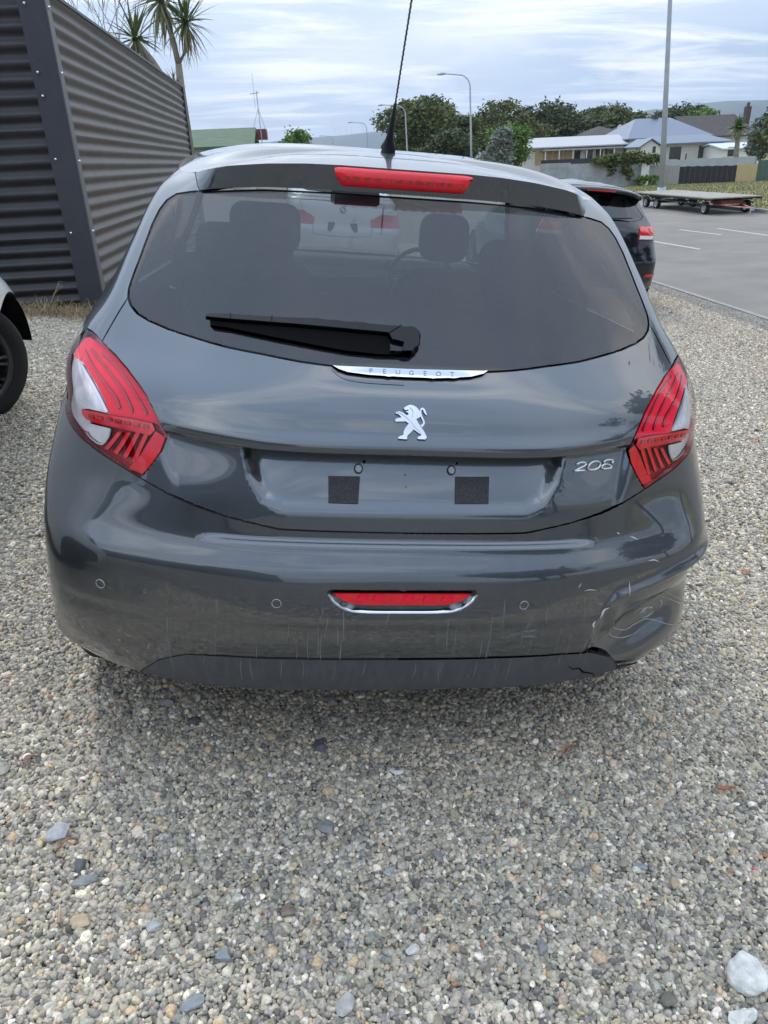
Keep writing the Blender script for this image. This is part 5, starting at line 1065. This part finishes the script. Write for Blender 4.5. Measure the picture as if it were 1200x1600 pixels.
hA, cxA, dA = house('long_building', 'long low white roofed building with plywood covered openings', 822, 974, yA, 9, fz(900, 229, yA), fz(890, 215, yA+4), -3.2, CRM, WRF, ov=.8, wins=[(897, 907, 3.0, 4.7), (914, 926, 3.0, 4.7), (930, 942, 3.0, 4.7), (944, 958, 3.0, 4.7)])
for a, b in ((836, 846), (847, 863), (864, 880), (881, 897)): xa, xb = fx(a, yA)-cxA, fx(b, yA)-cxA; MB().box(((xa+xb)/2, -dA-.06, 3.8), (xb-xa-.12, .1, 1.9)).build('plywood_panel', PLY, hA)
xa, xb = fx(844, yA)-cxA, fx(976, yA)-cxA; zv = fz(900, 233, yA)+3.2; MB().box(((xa+xb)/2, -dA-1.0, zv), (xb-xa, 1.9, .18)).build('verandah_roof', WRF, hA)
for q in range(7): MB().box((xa+.3+(xb-xa-.6)*q/6, -dA-1.8, zv/2), (.12, .12, zv)).build('verandah_post', WHT, hA)
o = MB().box((0, 0, 0), (fx(1000, 118)-fx(846, 118), .12, 1.2)).build('boundary_wall', mat('dark_panel', (.035, .037, .045), .7)); o.location = ((fx(1000, 118)+fx(846, 118))/2, 118, fz(920, 254, 118)); tag(o, 'low dark panel wall in front of the long white roofed building', 'wall')
yB = 120
hB, cB, dB = house('house', 'white house with big blue grey hipped roof', 982, 1104, yB+8, 14, fz(1030, 216, yB+8), fz(1070, 184, yB+14), -3.4, CRM, BRF, hip=3.6, ov=.6, wins=[(998, 1005, 5.2, 6.0)])
MB().box((fx(1029, yB+12)-cB, 0, fz(1028, 190, yB+12)+3.4), (.9, .9, 2.2)).build('chimney', CHM, hB)
hB2, cB2, dB2 = house('house', 'cream house front with low blue grey verandah roof and glazed doors', 1018, 1130, yB, 7, fz(1075, 224, yB), fz(1065, 213, yB+4), -3.4, CRM, BRF, hip=1.5, ov=1.0, wins=[(1045, 1064, 2.9, 4.8), (1090, 1112, 2.9, 4.8)])
for q in range(7): MB().box((-7+q*2.1, -dB2-1., 1.9), (.14, .14, 3.8)).build('verandah_post', CHM, hB2)
hG, cG, dG = house('house', 'small white gabled wing left of the verandah house', 1000, 1031, yB-2, 5, fz(1015, 230, yB-2), fz(1015, 218, yB-2), -3.4, CRM, BRF, axis='y', ov=.3, wins=[(1018, 1024, 4.1, 5.0)])
hC, cC, dC = house('house', 'white house with steep dark tiled roof and a tall chimney', 1085, 1172, yB+16, 16, fz(1110, 214, yB+16), fz(1120, 181, yB+24), -3.4, CRM, DRF, ov=.6, wins=[(1135, 1148, 3.2, 4.6), (1155, 1164, 3.2, 4.6)])
MB().box((fx(1158, yB+24)-cC, 0, fz(1158, 176, yB+24)+3.4), (.9, .9, 1.9)).box((fx(1158, yB+24)-cC, 0, fz(1158, 176, yB+24)+1.4), (.85, .85, 2.4)).tube([(fx(1158, yB+24)-cC, 0, fz(1158, 176, yB+24)+4.2), (fx(1158, yB+24)-cC, 0, fz(1158, 176, yB+24)+5.0)], .25, 6).build('chimney', CHM, hC)
hE, _, _ = house('house', 'white outbuilding with a pale roof at the right behind the palm', 1130, 1190, yB-6, 8, fz(1160, 232, yB-6), fz(1160, 224, yB-2), -3.4, WHT, mat('pale_blue_roof', (.50, .56, .63), .5), ov=.4, wins=[(1136, 1146, 3.2, 4.4)])
hD, cD, dD = house('house', 'dark roofed house half hidden behind the long building', 918, 985, 150, 12, fz(950, 214, 150), fz(955, 198, 156), -3.4, CRM, DRF, hip=4, ov=.6)
house('house', 'second dark tiled roof rising left of the blue grey one', 965, 1020, 158, 14, fz(990, 212, 158), fz(1000, 192, 165), -3.4, CRM, DRF, hip=4, ov=.6)
dsh = MB().lathe([(.001, 0), (.35, -.05), (.5, -.16)], (0, 0, 0), 'y', 14).tube([(0, 0, 0), (0, .1, -1.4)], .05, 5).build('satellite_dish', WHT, None, True); dsh.location = at(968, 199, 148); tag(dsh, 'white satellite dish above the dark roofs', 'dish')
# left: roofs and masts beyond the corrugated fence
GRF = mat('green_tile_roof', (.055, .10, .055), .8, var=.25, vscale=2)
hL, cL, dL = house('house', 'green tiled roof showing above the car between fence and aerial mast', 285, 385, 46, 8, fz(330, 233, 46), fz(340, 206, 50), -.6, CRM, GRF, ov=.5, hip=0)
for k in range(0):
    for s_ in (0,): MB().box((0, -dL-.5+(dL+.5)*(k+.5)/9, (fz(330, 233, 46)+.6)-.05+.20+((fz(340, 206, 50)-fz(330, 233, 46))*(k+.5)/9)), (2*(fx(385, 46)-cL)+1.0, .14, .05)).build('roof_batten', GRF, hL)
o = MB().box((0, 0, 0), (fx(420, 50)-fx(390, 50), 2, .55)).build('parapet', mat('red_brown_cladding', (.16, .045, .04), .7)); o.location = (fx(404, 50), 52, fz(404, 208.5, 50)); o.name = 'shed'; tag(o, 'dark red shed top above the car roof beside the aerial mast', 'shed')
am = empty('aerial_mast', tuple(at(408, 205, 50))); tag(am, 'thin television aerial mast above the red shed', 'aerial')
MB().tube([(0, 0, -1), (-.05, 0, 2.1)], .03, 6).build('mast', M['steel'], am); MB().tube([(-.45, 0, 1.95), (.1, 0, 2.0)], .025, 5).tube([(-.2, 0, 1.2), (-.2, 0, 3.0)], .012, 5).tube([(-.5, 0, 0), (-.05, 0, 1.2)], .015, 4).tube([(.3, .3, 0), (-.05, 0, 1.2)], .015, 4).build('antenna', M['steel'], am)
# ---------------------------------------------------------------- hills
HL = mat('far_hill', (.065, .09, .105), 1.0, spec=0, var=.35, var2=(.17, .17, .13), vscale=.0016)  # bluish base: some of the distance haze is painted into the hill colour
def hill(name, prof, y, dpt, label=None):
    V = []; n = len(prof); ext = 7
    for j in range(ext):
        t = j/(ext-1); k = math.sin(math.pi*t)**.8
        for (px, py) in prof: p = at(px, py, y); V.append((p[0]*(1+.02*math.sin(j*2.3+px)), y+dpt*(t-.5), -60+(p[2]+60)*k*(1-.05*math.sin(px*.13+j*1.9)*(0 if abs(t-.5) < .1 else 1))))
    return tag(mesh(name, V, [(j*n+i, j*n+i+1, (j+1)*n+i+1, (j+1)*n+i) for j in range(ext-1) for i in range(n-1)], HL, smooth=True), kind='structure')
hill('hills', [(-1500, 262), (-400, 240), (200, 228), (420, 222), (470, 216), (510, 213.5), (540, 211), (565, 208), (590, 205.5), (610, 205), (640, 208), (700, 212), (800, 214), (900, 216), (990, 214)], 5200, 1800)
hill('hills', [(930, 205), (960, 190), (990, 177), (1010, 173.5), (1035, 170), (1060, 172), (1090, 166), (1110, 161), (1140, 157.5), (1165, 157), (1185, 160), (1210, 166), (1300, 160), (1500, 170), (1900, 170), (2600, 190)], 3800, 1600)
WTM = mat('white_turbine', (.75, .76, .78), .5)
for px, py in ((523, 211), (531, 209.5), (541, 208), (549, 207), (566, 205.5)):
    e = empty('wind_turbine', tuple(at(px, py, 5200))); tag(e, 'tiny white wind turbine on the far ridge, '+{523: 'leftmost of the five', 531: 'second from the left', 541: 'the middle one of five', 549: 'fourth from the left', 566: 'rightmost and apart from the others'}[px], 'wind turbine', 'wind turbines on the far ridge'); MB().tube([(0, 0, -20), (0, 0, 34)], [2.0, 1.2], 6).build('tower', WTM, e)
    for k in range(3): a = k*2.094+px; MB().tube([(0, -2, 34), (24*math.sin(a), -2, 34+24*math.cos(a))], [1.4, .4], 4).build('blade', WTM, e)
# ---------------------------------------------------------------- trees
def leafmat(n, c, c2, sc=.8):
    m = mat(n, c, .75, spec=.25, var=.3, var2=c2, vscale=sc, det=6); return m
def foliage(lumps, n, size, r, clump=26, spread=.30):
    V = []; L_ = np.array(lumps, float); w = (L_[:, 3]*L_[:, 4]*L_[:, 5])**.6; w /= w.sum(); nc = max(1, n//clump); C_ = []
    for k in range(nc):
        l = L_[r.choice(len(L_), p=w)]; d = r.normal(size=3); d /= np.linalg.norm(d); rad = r.uniform(.35, 1.0)**.45; C_.append(l[:3]+d*l[3:6]*rad)
    C_ = np.array(C_); P = np.repeat(C_, clump, 0); sp = np.mean(L_[:, 3:6])*spread; P = P+r.normal(size=P.shape)*sp*np.array([1, 1, .55]); m = len(P)
    a = r.normal(size=(m, 3)); a[:, 2] *= .5; a /= np.linalg.norm(a, axis=1)[:, None]; b = np.cross(a, r.normal(size=(m, 3))); b /= np.linalg.norm(b, axis=1)[:, None]; s = size*np.exp(r.normal(0, .3, m))[:, None]
    V = np.stack([P-a*s, P+b*s*.45, P+a*s, P-b*s*.45], 1).reshape(-1, 3); F = np.arange(m*4).reshape(m, 4); return V, F
def fastmesh(name, V, F, m, parent=None):
    me = bpy.data.meshes.new(name); k = F.shape[1]; me.vertices.add(len(V)); me.vertices.foreach_set('co', np.asarray(V, np.float32).ravel()); me.loops.add(F.size); me.loops.foreach_set('vertex_index', F.ravel().astype(np.int32)); me.polygons.add(len(F)); me.polygons.foreach_set('loop_start', (np.arange(len(F))*k).astype(np.int32)); me.update(); me.materials.append(m)
    o = bpy.data.objects.new(name, me); COL.objects.link(o); o.parent = parent; return o
BARK = mat('bark', (.10, .085, .07), .95, spec=.1, var=.3, vscale=3, bump=.5, bscale=8); BARKP = mat('pale_bark', (.26, .23, .19), .95, spec=.1, var=.35, vscale=6, bump=.5, bscale=12)
def tree(name, label, x, y, z, h, w, lm, seed, n=5200, leaf=.26, lumps=None, group=None, trunk=.28, open_=.30, th=.35, clump=26):
    r = np.random.default_rng(seed); e = empty(name, (x, y, z)); tag(e, label, 'tree', group)
    if lumps is None:
        lumps = []
        for k in range(11):
            a = r.uniform(0, 6.28); q = r.uniform(.15, .72)*w; zz = h*(th+.12+(.83-th-.12)*r.uniform(0, 1)); f = 1-.45*abs((zz/h)-.6)/.5; lumps.append((q*f*math.cos(a), q*f*math.sin(a), zz, w*r.uniform(.26, .42), w*r.uniform(.26, .42), h*r.uniform(.10, .17)))
        lumps.append((0, 0, h*.72, w*.5, w*.5, h*.22)); lumps.append((0, 0, h*.5, w*.6, w*.6, h*.16))
    mb = MB(); top = np.array([r.uniform(-.2, .2), r.uniform(-.2, .2), h*th]); mb.tube([(0, 0, -.5), top*.5+[.05*w, 0, 0], top], [trunk, trunk*.8, trunk*.62], 8)
    for l in lumps[:9]: p = np.array(l[:3]); mid = top*.5+p*.5+[0, 0, -.04*h]; mb.tube([top, mid, p], [trunk*.45, trunk*.3, trunk*.08], 6)
    mb.build('trunk', BARK, e, True); Vv, Ff = foliage(lumps, n, leaf, r, clump, open_); fastmesh('crown', Vv, Ff, lm, e); return e
LM = [leafmat('olive_leaves', (.075, .105, .034), (.14, .155, .055)), leafmat('dark_leaves', (.050, .072, .030), (.10, .12, .050)), leafmat('bright_leaves', (.085, .16, .030), (.16, .25, .06)), leafmat('silver_leaves', (.15, .18, .15), (.28, .31, .26), 1.5), leafmat('brown_leaves', (.070, .090, .030), (.135, .140, .050))]
def ptree(px, pyt, pyb, wpx, y, lm, seed, label, name='broadleaf_tree', n=5200, base=-3.4, **k):
    n = int(n*2.5)
    p = at(px, pyt, y); sc = y/1240.; tree(name, label, p[0], y, base, p[2]-base+.4, wpx*sc/2*1.35, LM[lm], seed, n=n, leaf=.0021*y, **k)
ptree(655, 150, 240, 112, 128, 0, 101, 'round olive green tree with open branches right of the car aerial', n=8200, open_=.21)
ptree(722, 178, 240, 60, 132, 0, 102, 'smaller olive tree filling in behind the curved arm lamp', n=4200)
ptree(790, 150, 240, 120, 160, 4, 103, 'broad brownish green tree behind the curved arm lamp', n=8200, open_=.22)
ptree(868, 153, 235, 96, 168, 1, 104, 'dark dense tree right of the brownish one', n=7600, open_=.24)
ptree(798, 190, 245, 70, 112, 2, 105, 'bright green leafy tree low above the car roof', n=5200)
ptree(782, 200, 245, 42, 100, 3, 106, 'small silvery shrub tree in front of the bright green one', n=3200)
ptree(918, 182, 235, 76, 175, 1, 107, 'low dark tree between the two tall groups', n=4600)
ptree(950, 164, 235, 104, 185, 0, 108, 'flat topped umbrella shaped tree behind the dark roofs', n=7200, open_=.2, th=.5)
ptree(1066, 161, 220, 80, 190, 1, 109, 'dark tree rising behind the nearest street lamp', n=5200)
ptree(1092, 168, 200, 52, 186, 2, 110, 'light yellow green tree behind the blue grey roof', n=2800)
ptree(1222, 146, 262, 50, 90, 0, 111, 'tree whose branches enter at the right edge above the fence', n=1500, open_=.16)
ptree(1188, 184, 262, 30, 96, 3, 112, 'greyish bush tree right of the palm', n=3200)
ptree(700, 205, 245, 90, 112, 1, 113, 'dark hedge like tree low behind the car roof', n=4200)
ptree(820, 205, 245, 60, 172, 1, 114, 'dark low tree behind the long building', n=4200)
ptree(460, 194, 225, 52, 90, 2, 115, 'small yellow green bush top above the left half of the car roof', n=1500, base=-1.0, trunk=.12)
ptree(376, 199, 225, 16, 60, 2, 116, 'tiny yellow green bush top beside the green tiled roof', n=500, base=-1.0, trunk=.1)
# creeper over the corrugated fence
r = np.random.default_rng(5); xs0, xs1 = fx(943), fx(1018); lm_ = [(xs0+(xs1-xs0)*t, FY-.1, fz(980, 251)+.25*math.sin(t*3.1), 1.0, .6, .30) for t in np.linspace(0.05, .95, 7)]+[(fx(958), FY-.25, fz(958, 264), .25, .15, .5), (fx(983), FY-.25, fz(983, 266), .35, .15, .7)]
Vv, Ff = foliage(lm_, 3600, .13, r, 20, .30); o = fastmesh('creeper', Vv, Ff, LM[0]); tag(o, 'mound of olive green creeper spilling over the corrugated fence', 'creeper')
lm_ = [(fx(1003)+k*.5, FY-.6, fz(1000, 282), .5, .3, .3) for k in range(3)]; Vv, Ff = foliage(lm_, 700, .12, r, 20, .3); tag(fastmesh('weeds', Vv, Ff, LM[2]), 'green weeds at the foot of the white gate post', 'weeds')
# grass on the verge
def verge_grass():
    V = []; F = []; r = np.random.default_rng(9); n = 26000; x = 15.6+r.uniform(0, 1, n)**1.3*24; y = r.uniform(20, 63, n); zz = np.array([zg(a, b) for a, b in zip(x, y)]); a = r.uniform(0, 6.28, n); h = r.uniform(.03, .10, n); w = r.uniform(.02, .05, n)
    V = np.stack([np.stack([x-w*np.cos(a), y-w*np.sin(a), zz], 1), np.stack([x+w*np.cos(a), y+w*np.sin(a), zz], 1), np.stack([x+.04*np.sin(a), y, zz+h], 1)], 1).reshape(-1, 3); o = fastmesh('verge_grass', V, np.arange(n*3).reshape(n, 3), leafmat('verge_blades', (.16, .17, .07), (.30, .28, .14), .25)); tag(o, 'short patchy grass on the verge across the road', 'grass', kind='stuff')
verge_grass()
# --- cabbage palms
BL = [mat('palm_blade', (.10, .135, .045), .5, spec=.4, var=.35, vscale=3), mat('palm_blade_pale', (.19, .19, .09), .5, spec=.4, var=.3, vscale=3)]
def blade_mesh(l, w, droop, m):
    V = []; n = 6
    for i in range(n+1):
        t = i/n; ww = w*(.35+1.3*t if t < .35 else .80*(1-t)/.65+.02)/2*1.2; z = -droop*l*t*t; x = l*(t-.12*droop*t*t); V += [(x, -ww, z+.15*ww), (x, 0, z-.2*ww), (x, ww, z+.15*ww)]
    F = [(i*3+j, i*3+j+1, i*3+j+4, i*3+j+3) for i in range(n) for j in range(2)]; me = bpy.data.meshes.new('leaf'); me.from_pydata(V, [], F); me.materials.append(m); return me
BM = [blade_mesh(.82, .052, .12, BL[0]), blade_mesh(.78, .05, .35, BL[0]), blade_mesh(.72, .045, .7, BL[1])]
def palm(name, label, trunkpts, radii, heads, nb=85, wide=1.):
    b0 = np.array(trunkpts[0][0]); e = empty(name, tuple(b0)); tag(e, label, 'palm'); mb = MB()
    for tp, rr in zip(trunkpts, radii): mb.tube([np.array(p)-b0 for p in tp], rr, 8)
    mb.build('trunk', BARKP, e, True); r = np.random.default_rng(len(label))
    for hd, sc in heads:
        for k in range(nb):
            az = k*2.39996; el = math.radians(82-150*((k+.5)/nb)**.9)+r.normal(0, .10); me = BM[0 if el > .5 else 1 if el > -.35 else 2]; o = bpy.data.objects.new('leaf', me); COL.objects.link(o); o.parent = e; o.location = np.array(hd)-b0+r.normal(0, .02, 3); o.rotation_euler = (r.normal(0, .4), -el, az); s = sc*r.uniform(.8, 1.1); o.scale = (s, s*wide, s)
PY = 19.0
pa = at(285, 150, PY); pa[2] = 0.; f0 = at(283, 140, PY); fk = at(279, 100, PY); hd1 = at(252, 2, PY); hd2 = at(291, 36, PY)
palm('cabbage_palm', 'forked cabbage palm with two spiky heads above the fence end', [[pa, f0, fk], [fk, at(270, 62, PY), hd1], [fk, at(290, 80, PY+.1), hd2]], [[.13, .085, .07], [.065, .055, .05], [.055, .045, .045]], [(hd1, 1.18), (hd2, 1.0)], nb=88)
pb = at(255, 150, PY-3); pb[2] = 0.
palm('cabbage_palm', 'leaning cabbage palm whose single head shows over the fence top', [[pb, at(252, 118, PY-3), at(238, 96, PY-3), at(214, 66, PY-3)]], [[.10, .07, .06, .05]], [(at(212, 62, PY-3), .92)], nb=80)
palm('cabbage_palm', 'small young cabbage palm tuft beside the forked trunk', [[at(270, 160, PY), at(272, 132, PY)]], [[.04, .04]], [(at(272, 128, PY), .42)], nb=36)
pc = at(1151, 250, 72); pc[2] = -1.6
palm('cabbage_palm', 'single cabbage palm in front of the white outbuilding across the road', [[pc, at(1152, 225, 72), at(1153, 203, 72)]], [[.28, .22, .22]], [(at(1153, 199, 72), 1.5)], nb=90, wide=3.2)
# bare shrub behind the fence
bs_ = MB(); r = np.random.default_rng(12); q0 = at(175, 110, 14); 
def twig(p, d, l, rad, dep):
    p1 = p+d*l+r.normal(0, .03, 3)*l; bs_.tube([p, (p+p1)/2+r.normal(0, .03, 3)*l, p1], [rad, rad*.8, rad*.6], 5)
    if dep:
        for k in range(3): dd = d+r.normal(0, .38, 3)*np.array([1, .6, .5]); dd /= np.linalg.norm(dd); twig(p+(p1-p)*r.uniform(.5, 1), dd, l*.72, rad*.62, dep-1)
for dx in (-.5, -.25, 0, .2): twig(q0+[0, 0, -.6], _n([dx, 0, 1]), 1.15, .012, 3)
o = bs_.build('bare_shrub', mat('pinkish_twigs', (.33, .26, .23), .9)); tag(o, 'leafless pinkish shrub sticking up behind the fence', 'shrub')
# ---------------------------------------------------------------- things behind the camera that the paint and glass mirror
for i, (x, y, h, w, s) in enumerate([(19, 1.5, 13, 4.6, 201), (22, 8, 12, 4.4, 202), (20, -6, 12, 4.6, 203), (7.5, -11, 8.5, 3.6, 204), (11.5, -15, 10, 4.2, 205)]):
    tree('broadleaf_tree', ['tall dark tree across the road, beyond the right edge', 'second tall tree across the road, beyond the right edge', 'tall tree across the road, behind the viewer', 'spreading tree behind the viewer on the right', 'taller tree behind the viewer, far right'][i], x, y, -.8, h, w, LM[1], s, n=6500, leaf=.22, open_=.26)
bb = empty('workshop', (-9.5, -12, .4)); tag(bb, 'low dark workshop building behind the viewer on the left', 'building')
MB().box((0, 0, 1.9), (13, 8, 3.8)).build('wall', mat('dark_cladding', (.07, .075, .085), .7), bb); MB().box((0, 0, 3.95), (13.8, 8.8, .25)).build('roof', WRF, bb)
for k in range(4): MB().box((-4.6+k*3, 4.06, 1.7), (2.2, .1, 1.8)).build('window', M['pane'], bb)
# ---------------------------------------------------------------- air: far hills fade to blue
def haze():
    m = bpy.data.materials.new('haze'); m.use_nodes = True; t = m.node_tree; t.nodes.clear(); v = t.nodes.new('ShaderNodeVolumePrincipled'); o = t.nodes.new('ShaderNodeOutputMaterial')
    v.inputs['Color'].default_value = (.66, .80, 1, 1); v.inputs['Density'].default_value = .00012; v.inputs['Anisotropy'].default_value = .2; t.links.new(v.outputs[0], o.inputs['Volume'])
    MBh = MB().box((500, 1500, 247), (7600, 11000, 520)); tag(MBh.build('haze', m), 'thin pale blue haze over the whole scene', 'haze', kind='stuff')
haze()
